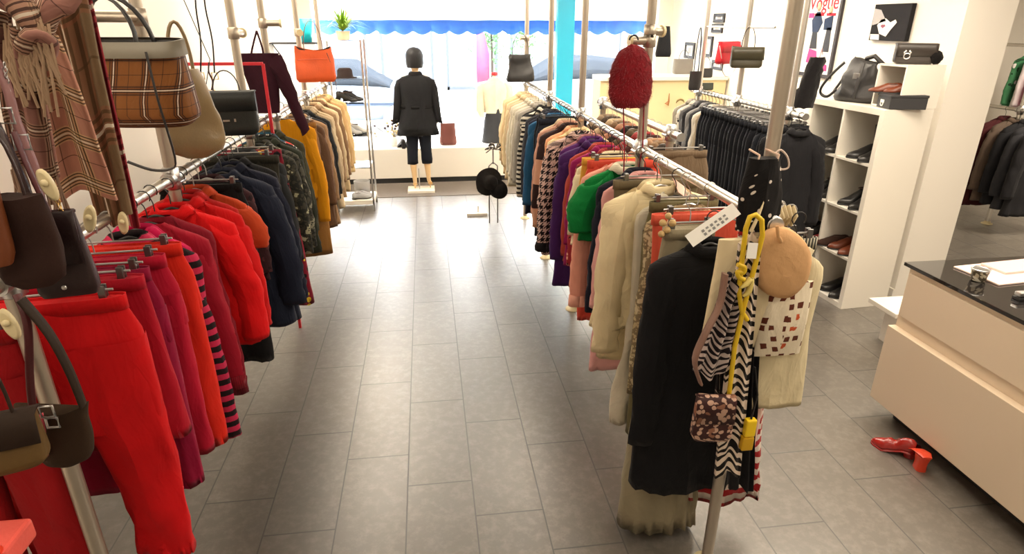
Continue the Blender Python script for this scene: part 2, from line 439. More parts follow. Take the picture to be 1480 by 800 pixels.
so = bpy.data.objects.new('sun', sn); C.objects.link(so); so.rotation_euler = Euler((math.radians(40), math.radians(12), 0)); so.location = (0, 15, 10)
# ---------------------------------------------------------------- garments
RZ = 1.44           # height of the rail axis
RR = .019
def wav(x, z, sd, f=14.):
    a = noise.noise(Vector((x*f+z*1.5, z*2.2, sd))); b = noise.noise(Vector((x*f*1.7-z*4, z*4.5, sd+9)))
    return a + .9*(.35-abs(b)*1.6)+.25*noise.noise(Vector((x*40, z*14, sd)))
def hring(cx, cy, z, w, t, sd, n=30, amp=.012, p=.75, wf=14.):
    r = []
    for i in range(n+1):
        a = 2*PI*(i % n)/n - PI/2
        x = sgnpow(math.cos(a), p)*w; y = sgnpow(math.sin(a), p)*t
        k = 1+.25*noise.noise(Vector((math.cos(a)*2, math.sin(a)*2, z*3+sd)))
        yy = y*k + amp*wav(x, z, sd, wf)
        xx = x + .25*amp*noise.noise(Vector((z*9, y*20, sd+3)))
        r.append(Vector((cx+xx, cy+yy, z)))
    return r
def hook(mb, z0, zs, r=.0022):
    """wire hook over the rail (its axis at z = 0 here) with a stem down to z0"""
    pts = arc(0, 0, RR+.004, -.6, PI+.15, 8)
    mb.tube(pts+[(-.004, 0, -.03), (0, 0, -.045), (0, 0, z0)], r, n=5)
def top_hanger(hw, par, m, zt=-.085):
    mb = MB(); hook(mb, zt+.01, 0)
    mb.tube([(-hw*.84, 0, zt-.098), (-hw*.5, 0, zt-.056), (-.02, 0, zt-.012), (.02, 0, zt-.012), (hw*.5, 0, zt-.056), (hw*.84, 0, zt-.098)], .006, n=6)
    return mb.build('hanger', m, par)
def clip_hanger(par, m, hw=.16, zt=-.075):
    mb = MB(); hook(mb, zt, 0)
    mb.tube([(-hw, 0, zt), (hw, 0, zt)], .0035, n=6)
    o = mb.build('hanger', m, par)
    for s in (-1, 1):
        c = MB().box(s*hw*.85-.009, s*hw*.85+.009, -.012, -.004, zt-.035, zt+.014, .002).box(s*hw*.85-.009, s*hw*.85+.009, .004, .012, zt-.035, zt+.014, .002)
        c.tube([(s*hw*.85-.008, 0, zt-.005), (s*hw*.85+.008, 0, zt-.005)], .008, n=8)
        c.build('clip', dsteel, o)
def sleeve(hw, zs, L, side, sd, r0=.062, r1=.047, out=.03, fwd=-.02, flat=.62, nr=22, amp=.01):
    rings = []
    for j in range(nr+1):
        s = j/nr
        z = zs - L*s
        cx = side*(hw-.045 + out*math.sin(min(1, s*1.25)*PI*.5) - (1-s)**3*.045)
        cy = fwd*math.sin(s*PI*.7) + .012*noise.noise(Vector((s*2.3, sd, side)))
        w = lerp(r0, r1, s**.8)*(1 if s > .05 else .72+.28*s/.05)
        if s > .93: w *= 1.02
        t = w*flat
        ring = []
        for i in range(15):
            a = 2*PI*(i % 14)/14 - PI/2
            k = 1+.2*noise.noise(Vector((math.cos(a)*1.6, math.sin(a)*1.6+sd, z*9)))+.3*(.22-abs(noise.noise(Vector((math.cos(a)*2.2+z*6, math.sin(a)*2.2, z*17+sd)))))
            ring.append(Vector((cx+math.cos(a)*w*k, cy+math.sin(a)*t*k, z + (.05*math.cos(a)*-side if s < .12 else 0)*(1-s/.12 if s < .12 else 0))))
        rings.append(ring)
    return rings
def g_top(name, x, y, z=None, label='', cat='', col=None, m=None, hw=.2, L=.62, th=.05, sl=.56, sr=.062, flare=1.08, rz=0, group=None, collar=True,
          hang=None, buttons=0, cuff=None, sd=None, amp=.014, out=.03, open_=False, dx=0, hood=False, dz=0):
    """a jacket, coat, shirt or jumper hanging by its shoulders"""
    sd = sd if sd is not None else (x*31.7+y*17.3) % 97
    e = empty(name, (x+dx, y, (z or RZ)+dz), label, cat, rz, group)
    m = m or fabric(col); th *= .8
    top_hanger(hw, e, hang or blackhang)
    zt = -.092
    prof = [(0, .05, .4), (.012, .07, .5), (.03, hw*.55, .6), (.05, hw*.8, .72), (.072, hw*.96, .85), (.11, hw*1.0, 1.0), (.2, hw*.97, 1.05), (.30*L/.62, hw*.94, 1.0)]
    rings = []
    n = 16
    for d, w, tt in prof: rings.append(hring(0, 0, zt-d, w, th*tt, sd, amp=amp*min(1, d*5), n=38))
    d0 = prof[-1][0]
    for j in range(1, n+1):
        s = j/n; d = lerp(d0, L, s)
        rings.append(hring(0, 0, zt-d + 0*s, hw*lerp(.94, flare, s), th*lerp(1, 1.1, s), sd, amp=amp*(1+.8*s), n=38))
    hemv = rings[-1]
    for p in hemv: p.z += .006*noise.noise(Vector((p.x*14, p.y*20, sd)))
    inner = [Vector((p.x*.97, p.y*.8, p.z+.004)) for p in hemv]; inner2 = [Vector((p.x*.96, p.y*.75, p.z+.06)) for p in hemv]
    mb = MB().loft(rings+[inner, inner2])
    mb.build('body', m, e)
    if sl > 0:
        for s in (-1, 1):
            rg = sleeve(hw, zt-.055, sl, s, sd+s, r0=sr, r1=sr*.76, out=out)
            k = MB(); k.loft(rg+[[lerp(p, sum(rg[-1][:-1], Vector())/14, .25)+Vector((0, 0, .004)) for p in rg[-1]], [lerp(p, sum(rg[-1][:-1], Vector())/14, .3)+Vector((0, 0, .05)) for p in rg[-1]]])
            so_ = k.build('sleeve', m, e)
            if cuff:
                c = []
                for ring in rg[-3:]:
                    mid = sum(ring[:-1], Vector())/14; c.append([mid+(p-mid)*1.07 for p in ring])
                MB().loft(c).build('cuff', cuff, so_, solid=.003)
    if collar:
        c = []
        for j, (w, t_, zz) in enumerate(((.055, .026, -.016), (.058, .034, .004), (.066, .042, -.004), (.088, .05, -.03))):
            c.append([Vector((math.cos(a)*w, math.sin(a)*t_, zt+zz+.010-(.014 if math.sin(a) < -.6 else 0))) for a in [2*PI*i/20 for i in range(21)]])
        MB().loft(c).build('collar', m if collar is True else collar, e, solid=.004)
    for k in range(buttons):
        zz = zt-.12-k*(L-.2)/max(1, buttons-1)
        MB().ball((.0, -th*1.2-.012, zz), .009, 8, (1, .45, 1)).build('button', dsteel, e)
    return e
def g_trousers(name, x, y, z=None, label='', cat='trousers', col=None, m=None, hw=.19, L=.98, th=.028, rz=0, group=None, flare=1., cro=.26, fa=.016, fold=False, sd=None, dx=0, dz=0, hang=None, gap=.03, legw=None, band=None, hem=None):
    sd = sd if sd is not None else (x*13.1+y*27.9) % 91
    e = empty(name, (x+dx, y, (z or RZ)+dz), label, cat, rz, group)
    m = m or fabric(col); clip_hanger(e, hang or clearhang, min(.17, hw*.85))
    zt = -.095
    lw = legw or hw*.5
    if fold:
        rings = [hring(0, 0, zt-L*s, hw*lerp(1, .82, s)*flare**s, th*lerp(.7, 1.2, min(1, s*3)), sd, amp=.012*(.3+s)) for s in [j/16 for j in range(17)]]
        rings.append([Vector((p.x*.96, p.y*.8, p.z+.04)) for p in rings[-1]])
        MB().loft(rings, cap0=True).build('legs', m, e)
    else:
        crotch = cro
        mb = MB()
        rings = [hring(0, 0, zt-d, hw*w, th*t_, sd, amp=.008) for d, w, t_ in ((0, .88, .5), (.03, .9, .7), (.1, 1.0, 1.2), (.18, 1.03, 1.5), (crotch*.5+.1, 1.03, 1.4), (crotch-.02, 1.0, 1.2))]
        mb.loft(rings, cap0=True)
        for s in (-1, 1):
            rg = []
            for j in range(21):
                q = j/20; d = lerp(.12, L, q)
                kk = min(1, max(0, (d-crotch*.8)/.12)); w0_ = lerp(hw*.53, lw*1.0, kk*kk*(3-2*kk)); w = lerp(w0_, lw*.82*flare, max(0, (d-crotch)/(L-crotch)) if d > crotch else 0); cx = s*(hw*1.015-w)
                rg.append(hring(cx, 0, zt-d, w, th*lerp(1.45, 1.15, q), sd+s, n=24, amp=fa*q+fa*.3, wf=18))
            rg.append([Vector((lerp(p.x, s*hw*.55, .06), p.y*.85, p.z+.05)) for p in rg[-1]])
            mb.loft(rg)
        mb.build('legs', m, e)
    w0 = hw*(1 if fold else .9); tt = th*.75
    MB().loft([[Vector((sgnpow(math.cos(a), .6)*w0*1.015, sgnpow(math.sin(a), .6)*tt, zt+zz)) for a in [2*PI*i/24 for i in range(25)]] for zz in (.004, -.016, -.036)]).build('waistband', band or m, e, solid=.004)
    return e
def g_skirt(name, x, y, z=None, label='', cat='skirt', col=None, m=None, hw=.16, hw2=.24, L=.65, th=.04, rz=0, group=None, sd=None, dx=0, dz=0, pleat=.016, tiers=0, band=None, hang=None):
    sd = sd if sd is not None else (x*23.1+y*7.9) % 91
    e = empty(name, (x+dx, y, (z or RZ)+dz), label, cat, rz, group)
    m = m or fabric(col); clip_hanger(e, hang or clearhang, hw*.85)
    zt = -.095; rings = []
    for j in range(18):
        s = j/17; w = lerp(hw, hw2, s**.8); t_ = th*lerp(.5, 1.6, s**.7)
        k = 1+(.08*math.sin(s*tiers*2*PI) if tiers else 0)
        rings.append(hring(0, 0, zt-L*s, w*k, t_*k, sd, n=48, amp=pleat*(.2+1.1*s), p=.8, wf=26))
    rings.append([Vector((p.x*.96, p.y*.8, p.z+.05)) for p in rings[-1]])
    MB().loft(rings, cap0=True).build('body', m, e)
    MB().loft([[Vector((sgnpow(math.cos(a), .6)*hw*1.02, sgnpow(math.sin(a), .6)*th*.6, zt+zz)) for a in [2*PI*i/24 for i in range(25)]] for zz in (.004, -.018, -.034)]).build('waistband', band or m, e, solid=.004)
    return e

# ---------------------------------------------------------------- pole racks
def rack(name, label, x, ys, y0, y1, poles_top=ZC, rz_=RZ, arms=(), upper=None, flange=True, pm=pole_m, feet=None):
    e = empty(name, (x, ys[0], 0), label, 'clothes rack')
    MB().tube([(0, y0-ys[0], rz_), (0, y1-ys[0], rz_)], RR, n=14).build('rail', chrome, e)
    if upper: MB().tube([(0, upper[0]-ys[0], upper[2]), (0, upper[1]-ys[0], upper[2])], .008, n=8).build('upper_bar', chrome, e)
    for sgn, yy in ((-1, y0), (1, y1)):
        MB().tube([(0, yy-ys[0]-.004, rz_), (0, yy-ys[0]+.004, rz_)], RR*1.25, n=14).build('end_cap', steel, e)
    for y in ys:
        d = y-ys[0]
        px = .03 if x < 0 else -.0
        px = 0
        zb = 0 if (y == ys[0] or x > 0) else .95
        po = MB().tube([(px, d, zb), (px, d, poles_top)], .0215, n=16)
        po.build('post', pm, e)
        MB().lathe([(.055, 0), (.055, .006), (.035, .012), (.026, .03), (.022, .03)] if zb == 0 else [(.0, -.004), (.024, -.004), (.024, .012), (.022, .012)], (px, d, zb), 20).build('foot', cream_p, e)
        c = MB().lathe([(.023, -.045), (.03, -.04), (.03, .04), (.023, .045)], (px, d, rz_), 16)
        c.tube([(0, d-.05, rz_), (0, d+.05, rz_)], .027, n=14)
        for s in (-1, 1): c.tube([(-.035*s, d-.03, rz_-.012), (-.035*s, d+.03, rz_-.012)], .007, n=8)
        c.build('clamp', steel, e)
    for (y, z, dx, dy, L) in arms:
        d = y-ys[0]; v_ = Vector((dx, dy, 0)).normalized()
        a = MB().tube([Vector((0, d, z)), Vector((0, d, z))+v_*L], .019, n=12).lathe([(.023, -.03), (.029, -.027), (.029, .027), (.023, .03)], (0, d, z), 14)
        ao = a.build('arm', pm, e)
        MB().tube([Vector((0, d, z))+v_*L, Vector((0, d, z))+v_*(L+.012)], .026, n=14).build('arm_cap', cream_p, ao)
    return e
LX, RX = -1.0, 1.024
LY = (1.5, 2.54, 3.703, 4.39, 5.54, 6.6)
RY = (1.75, 2.92, 4.16, 5.28, 6.55)
rack('clothes_rack', 'long metal pole clothes rack along the left wall beside the red clothes', LX, LY, 1.36, 6.75,
     arms=((2.54, 2.02, -.35, -1, .3), (3.703, 1.95, .1, 1, .12), (4.39, 2.0, 1, .1, .1), (5.54, 1.93, .3, -1, .12), (1.5, 2.1, .2, 1, .3)))
rack('clothes_rack', 'long metal pole clothes rack right of the aisle holding the black coat', RX, RY, 1.66, 6.7,
     arms=((2.92, 1.93, -1, -.1, .09), (2.92, 1.97, 1, .3, .06), (6.55, 1.87, -1, 0, .06)))
rack('clothes_rack', 'middle pole clothes rack just behind the right aisle rack', 1.34, (3.35, 4.75), 3.2, 4.85, poles_top=1.47)
rack('clothes_rack', 'far right pole clothes rack of black and grey garments', 2.45, (4.05, 4.80, 5.55), 3.85, 5.7, upper=(4.4, 5.62, 1.98), pm=chrome)
# silver ring binding at the rail end
rgn = MB()
for k in range(7): rgn.tube([(RX+.023*math.cos(a), 1.665+.012*k, RZ+.023*math.sin(a)) for a in [2*PI*i/16 for i in range(16)]], .0035, n=5, closed=True)
tag(rgn.build('ring_binding', steel), 'silver wire rings bound round the near end of the right rail', 'rings')
# ---------------------------------------------------------------- left rail, near to far
X0 = LX+.0
RED = rgb(196, 4, 12); CRIM = rgb(168, 8, 34); DRED = rgb(138, 10, 28); ORED = rgb(208, 34, 16)
NAVY = rgb(20, 24, 40); OLV = rgb(42, 42, 34)
def T(*a, **k): return g_top(*a, **k)
g_trousers('trousers', -1.02, 1.62, label='bright red wide trousers clipped nearest the camera on the left rack', col=RED, hw=.215, L=.89, th=.035, rz=.12, flare=1.0, dz=-.02, legw=.095, cro=.42, fa=.03)
g_skirt('skirt', -.99, 1.71, label='crimson skirt clipped just behind the bright red trousers', col=CRIM, hw=.18, hw2=.215, L=.52, rz=.08, pleat=.01)
g_trousers('trousers', -1.0, 1.78, label='dark magenta trousers hanging low behind the crimson skirt', col=rgb(140, 8, 52), hw=.2, L=.76, rz=.05)
g_trousers('trousers', -1.0, 1.88, label='crimson corduroy trousers behind the crimson skirt', col=rgb(176, 10, 44), hw=.205, L=.72, rz=.1, th=.03)
g_trousers('trousers', -.995, 1.99, label='orange red corduroy trousers in front of the striped cardigan', col=ORED, hw=.21, L=.76, rz=.08, th=.03)
T('cardigan', -.99, 2.08, label='black and pink striped long cardigan among the red clothes', cat='cardigan', m=fabric(rgb(190, 40, 80), 'hstripe', rgb(22, 14, 18), s=.9), hw=.205, L=.72, sl=.74, sr=.05, rz=.05)
T('blouse', -1.0, 2.16, label='bright magenta blouse behind the striped cardigan', cat='blouse', col=rgb(190, 8, 74), hw=.17, L=.6, sl=.5, sr=.045)
T('jumper', -.99, 2.24, label='dark crimson jumper with ribbed cuffs behind the magenta blouse', cat='jumper', col=rgb(150, 10, 36), m=None, hw=.195, L=.62, sl=.62, sr=.06, cuff=fabric(rgb(128, 8, 28), 'vstripe', rgb(96, 4, 20), s=.4), collar=False)
T('jumper', -1.0, 2.33, label='wine red jumper with long cuffs behind the dark crimson jumper', cat='jumper', col=rgb(122, 8, 30), hw=.19, L=.68, sl=.7, sr=.055, collar=False, cuff=fabric(rgb(104, 6, 26), 'vstripe', rgb(80, 4, 18), s=.4))
T('jacket', -.98, 2.43, label='scarlet coat with wide sleeves, nearer of the two scarlet ones', cat='jacket', col=rgb(212, 8, 14), hw=.225, L=.58, sl=.50, sr=.075, th=.06, out=.05)
T('jacket', -.98, 2.55, label='scarlet jacket behind the wide sleeved scarlet coat', cat='jacket', col=rgb(192, 8, 12), hw=.22, L=.56, sl=.5, sr=.07, th=.05, out=.04)
T('shirt', -1.0, 2.64, label='deep red shirt between scarlet jacket and brown collar', cat='shirt', col=rgb(170, 20, 20), hw=.2, L=.66, sl=.58)
T('jacket', -.99, 2.72, label='orange brown suede jacket behind the scarlet clothes', cat='jacket', col=rgb(176, 62, 26), hw=.205, L=.4, sl=.2, sr=.075, out=.06, hang=clearhang)
g_trousers('trousers', -1.0, 2.82, label='black trousers clipped behind the orange brown jacket', col=rgb(14, 13, 16), hw=.19, L=.88)
T('blouse', -1.0, 2.92, label='dark maroon lace blouse with a clip tag in front of the navy coats', cat='blouse', m=fabric(rgb(50, 22, 28), 'floral', rgb(80, 40, 44), rgb(32, 16, 20), s=.8), hw=.19, L=.5, sl=.4, hang=clearhang)
T('coat', -.97, 3.04, label='navy padded coat, foremost of the navy coats', cat='coat', col=rgb(24, 30, 48), hw=.225, L=.79, sl=.62, sr=.085, th=.075, out=.06)
T('coat', -.98, 3.2, label='midnight blue coat directly behind the foremost navy coat', cat='coat', col=rgb(20, 24, 42), hw=.225, L=.84, sl=.66, sr=.08, th=.07, out=.05)
T('coat', -1.0, 3.34, label='black wool coat behind the two navy coats', cat='coat', col=rgb(16, 16, 20), hw=.21, L=.8, sl=.62, sr=.075, th=.06)
g_trousers('trousers', -1.0, 3.44, label='dark olive trousers clipped beside the second post', col=rgb(48, 46, 38), hw=.2, L=.7, hang=clearhang, fold=True)
T('jacket', -1.0, 3.54, label='charcoal denim jacket next to the olive trousers', cat='jacket', col=rgb(40, 42, 44), hw=.21, L=.62, sl=.56)
g_skirt('skirt', -.99, 3.60, label='red and yellow patterned long skirt peeping out below the camouflage jackets', m=fabric(rgb(120, 20, 40), 'floral', rgb(226, 190, 60), rgb(24, 18, 24), s=1.1), hw=.17, hw2=.25, L=.93)
for k, (yy, cc, lb) in enumerate(((3.68, (50, 48, 38), 'camouflage jacket just behind the charcoal denim jacket'), (3.80, (60, 58, 48), 'paler camouflage jacket, second of the two camouflage ones'))):
    T('jacket', -.98, yy, label=lb, cat='jacket', m=fabric(rgb(*cc), 'camo', rgb(26, 27, 24), rgb(150-30*k, 148-30*k, 120-20*k), s=1.), hw=.22, L=.6+.05*k, sl=.58, sr=.07, th=.06)
T('jacket', -.97, 3.92, label='dark green parka in front of the mustard cardigan', cat='jacket', col=rgb(36, 40, 30), hw=.205, L=.68, sl=.66, sr=.075, th=.06)
T('coat', -1.0, 4.03, label='black and white speckled coat edging the green parka', cat='coat', m=fabric(rgb(24, 24, 24), 'dots', rgb(190, 188, 176), s=.5), hw=.2, L=.72, sl=.6)
T('blouse', -1.02, 4.1, label='teal blouse with yellow pattern by the red stand', cat='blouse', m=fabric(rgb(24, 72, 96), 'floral', rgb(236, 200, 40), rgb(200, 50, 40), s=1.4), hw=.19, L=.45, sl=.3, hang=clearhang)
T('jacket', -1.0, 4.2, label='khaki green field jacket close before the mustard cardigan', cat='jacket', col=rgb(58, 58, 42), hw=.2, L=.66, sl=.6)
T('cardigan', -.99, 4.52, label='mustard yellow knitted cardigan facing the aisle on the left rack', cat='cardigan', col=rgb(206, 138, 4), hw=.215, L=.56, sl=.68, sr=.055, th=.045, out=.04, dz=.04, collar=False, rz=.14)
g_skirt('skirt', -.97, 4.62, label='tan brown long skirt hanging below the mustard cardigan', col=rgb(140, 98, 46), hw=.18, hw2=.2, L=.98, rz=.1, pleat=.006)
g_trousers('trousers', -1.0, 4.74, label='brown corduroy trousers clipped behind the mustard cardigan', col=rgb(112, 78, 52), hw=.2, L=.98, hang=clearhang)
tones = [(5.0-.14, (96, 70, 50), 'coat', 'cocoa brown long coat after the corduroy trousers', .84), (4.98, (150, 118, 86), 'coat', 'camel coat between the cocoa coat and the black coat', .86),
 (5.08, (34, 32, 34), 'coat', 'black long coat in the middle of the beige coats on the left', .86), (5.2, (28, 30, 34), 'jacket', 'dark slate jacket touching the black long coat', .7),
 (5.32, (170, 150, 120), 'jacket', 'sand coloured jacket with a crumpled sleeve', .62), (5.44, (190, 170, 138), 'coat', 'pale beige trench coat left of the glass shelf unit', .85),
 (5.6, (140, 112, 82), 'coat', 'toffee coloured coat in the far beige group', .8), (5.74, (196, 176, 140), 'jacket', 'light tan jacket in the far beige group', .66),
 (5.88, (120, 92, 66), 'jacket', 'mid brown jacket in the far beige group', .7), (6.02, (206, 182, 140), 'coat', 'creamy beige coat, third from the far end of the left rack', .84),
 (6.2, (184, 150, 104), 'jacket', 'honey beige jacket, second from the far end of the left rack', .66), (6.4, (212, 184, 134), 'coat', 'straw coloured coat at the far end of the left rack', .74)]
for y, c, kd, lb, L in tones:
    T(kd, -.98+random.uniform(-.01, .01), y, label=lb, cat=kd, col=rgb(*c), hw=.21, L=L, sl=.6, sr=.065, th=.055, rz=random.uniform(-.08, .08), hang=random.choice([blackhang, clearhang]))

# ---------------------------------------------------------------- right aisle rail, near to far
def S(*a, **k): return g_skirt(*a, **k)
BX = RX
T('coat', .92, 1.86, label='long black wool coat at the near end of the right rack', cat='coat', col=rgb(14, 14, 18), hw=.21, L=1.0, sl=.72, sr=.07, th=.07, out=.01, rz=-.02, dz=-.03, flare=.96)
S('dress', 1.13, 1.93, label='red and white striped dress showing below the black coat', cat='dress', m=fabric(rgb(214, 200, 190), 'hstripe', rgb(150, 20, 26), s=1.1), hw=.07, hw2=.17, L=1.17, th=.03, rz=-.05, pleat=.025, dz=.0)
S('dress', .885, 1.96, label='grey beige maxi dress reaching the floor below the black coat', cat='dress', col=rgb(142, 132, 108), hw=.09, hw2=.17, L=1.3, th=.05, pleat=.02)
g_trousers('trousers', 1.02, 2.12, label='coral trousers clipped just behind the black coat', col=rgb(204, 84, 62), hw=.21, L=.62, fold=True, hang=steel)
T('shirt', 1.13, 1.715, label='ivory white shirt whose hem shows right of the printed tote', cat='shirt', col=rgb(226, 212, 176), hw=.115, L=.59, sl=.0, flare=1.16, th=.02, amp=.006, collar=False, rz=-.05)
g_trousers('trousers', 1.15, 1.80, label='grey pinstripe trousers hanging below the printed tote', m=fabric(rgb(70, 70, 66), 'vstripe', rgb(196, 190, 170), s=.6), hw=.11, L=.64, fold=True, th=.018)
g_trousers('trousers', 1.14, 1.85, label='pale pink trousers peeping out right of the striped dress', col=rgb(222, 186, 172), hw=.08, L=.88, fold=True, th=.018)
T('cardigan', 1.0, 2.24, label='knotted beige string cardigan with long fringe behind the coral trousers', cat='cardigan', m=fabric(rgb(176, 160, 124), 'snake', rgb(120, 106, 80), rgb(190, 176, 144), s=.35), hw=.175, L=.8, sl=.78, sr=.045, th=.035, amp=.025, hang=steel, collar=False)
g_trousers('trousers', 1.0, 2.29, label='khaki cargo trousers reaching low behind the string cardigan', col=rgb(104, 96, 66), hw=.155, L=1.1)
T('dress', .99, 2.36, label='white crinkled dress with uneven hem behind the khaki trousers', cat='dress', col=rgb(196, 188, 168), hw=.165, L=1.08, sl=.0, flare=1.3, th=.04, amp=.025)
T('blouse', .95, 2.43, label='cream long sleeved blouse with pleated front and ruffled cuffs', cat='blouse', col=rgb(228, 212, 172), hw=.245, L=.64, sl=.70, sr=.075, th=.05, out=.0, amp=.022, hang=steel, dz=.03)
T('blouse', .99, 2.58, label='ivory tunic following the cream ruffled blouse', cat='tunic', col=rgb(206, 190, 150), hw=.205, L=.86, sl=.6, th=.04)
g_trousers('trousers', 1.02, 2.66, label='taupe checked trousers clipped behind the cream blouse', col=rgb(104, 92, 70), hw=.2, L=.6, fold=True, hang=clearhang)
T('shirt', .99, 2.74, label='pastel pink long tunic with low hem', cat='shirt', col=rgb(216, 160, 156), hw=.2, L=1.02, sl=.6, th=.04)
T('cardigan', .99, 2.82, label='navy blue cardigan next to the green T-shirt', cat='cardigan', col=rgb(20, 22, 38), hw=.205, L=.7, sl=.66)
T('t_shirt', .97, 2.96, label='bright green T-shirt with white collar edge', cat='T-shirt', col=rgb(0, 118, 52), hw=.215, L=.38, sl=.27, sr=.082, th=.045, out=.055, collar=fabric(rgb(222, 214, 190)), hang=clearhang)
T('blouse', .97, 3.03, label='blush pink blouse with turned-up cuffs under the green T-shirt', cat='blouse', col=rgb(226, 156, 136), hw=.215, L=.66, sl=.72, sr=.06, cuff=fabric(rgb(232, 170, 150)), collar=False)
g_trousers('trousers', 1.0, 3.1, label='coral red trousers reaching lower than the pink blouse', col=rgb(206, 78, 60), hw=.21, L=.9)
S('skirt', 1.0, 3.17, label='golden yellow short skirt clipped left of the green T-shirt', col=rgb(214, 164, 62), hw=.2, hw2=.23, L=.4, pleat=.006, hang=blackhang)
T('blouse', .99, 3.24, label='white blouse with black dotted edge by the golden skirt', cat='blouse', m=fabric(rgb(224, 212, 178), 'floral', rgb(26, 24, 24), rgb(224, 212, 178), s=1.6), hw=.21, L=.5, sl=.38, sr=.07, hang=blackhang)
T('shirt', 1.0, 3.33, label='red and cream small-flowered shirt beside the white blouse', cat='shirt', m=fabric(rgb(150, 40, 48), 'floral', rgb(214, 150, 130), rgb(70, 20, 30), s=.6), hw=.2, L=.8, sl=.6)
T('cardigan', .99, 3.42, label='magenta cardigan directly before the purple coat', cat='cardigan', col=rgb(140, 18, 82), hw=.2, L=.7, sl=.5, sr=.05)
T('shirt', 1.0, 3.5, label='rust red shirt tucked between magenta and purple clothes', cat='shirt', col=rgb(160, 60, 50), hw=.2, L=.7, sl=.6)
T('coat', .98, 3.6, label='deep purple coat with a pointed hem', cat='coat', col=rgb(62, 24, 86), hw=.22, L=.9, sl=.66, sr=.07, th=.06)
T('coat', .99, 3.72, label='violet cardigan hugging the deep purple coat', cat='cardigan', col=rgb(80, 30, 96), hw=.205, L=.72, sl=.6)
T('shirt', 1.0, 3.8, label='dusty rose long shirt next to the houndstooth coat', cat='shirt', col=rgb(150, 96, 100), hw=.19, L=.85, sl=.5)
T('coat', .97, 3.93, label='black and pink houndstooth check coat', cat='coat', m=fabric(rgb(208, 176, 166), 'hound', rgb(26, 18, 24), s=1.), hw=.225, L=.8, sl=.72, sr=.075, th=.065, out=.04, cuff=fabric(rgb(28, 24, 28)))
T('shirt', .99, 4.06, label='cream shirt with orange flowers behind the houndstooth coat', cat='shirt', m=fabric(rgb(228, 206, 160), 'floral', rgb(220, 100, 40), rgb(206, 140, 90), s=1.2), hw=.215, L=.74, sl=.66, sr=.065)
T('blouse', .99, 4.16, label='peach blouse with fine dots beside the orange flowered shirt', cat='blouse', m=fabric(rgb(226, 168, 128), 'dots', rgb(190, 96, 60), s=.5), hw=.21, L=.7, sl=.62)
T('jacket', .98, 4.28, label='brown, pink and black colour-block jacket', cat='jacket', m=fabric(rgb(196, 150, 126), 'hstripe', rgb(44, 28, 30), s=7.), hw=.22, L=.68, sl=.66, sr=.075, th=.06)
T('jacket', .99, 4.4, label='dusky pink jacket with rolled shoulder', cat='jacket', col=rgb(186, 140, 120), hw=.22, L=.6, sl=.6, sr=.07)
T('cardigan', 1.0, 4.5, label='beige fine knit cardigan left of the blue shirt', cat='cardigan', col=rgb(200, 180, 150), hw=.2, L=.62, sl=.6)
g_trousers('trousers', 1.0, 4.62, label='dark blue jeans clipped at the third post', col=rgb(28, 34, 48), hw=.2, L=.9, hang=blackhang)
g_trousers('trousers', 1.0, 4.7, label='black jeans clipped beside the dark blue jeans', col=rgb(20, 22, 28), hw=.2, L=.82, hang=blackhang)
T('shirt', .98, 4.8, label='denim blue shirt among darker jackets', cat='shirt', col=rgb(34, 84, 122), hw=.215, L=.66, sl=.64, sr=.065)
T('jacket', .99, 4.92, label='navy jacket touching the denim blue shirt', cat='jacket', col=rgb(26, 32, 52), hw=.21, L=.8, sl=.64)
T('jacket', .99, 5.05, label='slate grey jacket behind the navy jacket', cat='jacket', col=rgb(48, 50, 58), hw=.21, L=.72, sl=.62)
T('jacket', .98, 5.2, label='black and white horizontally striped jumper', cat='jumper', m=fabric(rgb(206, 200, 186), 'hstripe', rgb(22, 22, 26), s=.8), hw=.215, L=.66, sl=.68, sr=.06)
T('blouse', .99, 5.32, label='black blouse with white specks behind the striped jumper', cat='blouse', m=fabric(rgb(28, 28, 32), 'dots', rgb(210, 206, 190), s=.6), hw=.205, L=.7, sl=.6)
far = [(5.45, (150, 146, 138), 'jacket', 'mid grey blazer following the black speckled blouse', .64), (5.58, (176, 170, 158), 'jacket', 'ash grey blazer behind the mid grey one', .66), (5.72, (190, 184, 166), 'jacket', 'pale grey linen jacket with a long sleeve', .66),
 (5.88, (196, 190, 172), 'coat', 'stone coloured coat beside the pale grey linen jacket', .8), (6.02, (182, 160, 130), 'coat', 'sand beige coat, fourth from the far end of the right rack', .84), (6.15, (204, 186, 150), 'coat', 'biscuit coloured coat, third from the far end of the right rack', .8),
 (6.3, (198, 170, 130), 'coat', 'soft camel coat, second from the far end of the right rack', .78), (6.47, (220, 202, 164), 'coat', 'cream coat at the far end of the right rack', .72)]
for y, c, kd, lb, L in far:
    T(kd, .99+random.uniform(-.01, .01), y, label=lb, cat=kd, col=rgb(*c), hw=.215, L=L, sl=.62, sr=.07, th=.06, rz=random.uniform(-.06, .06), hang=random.choice([blackhang, clearhang]))

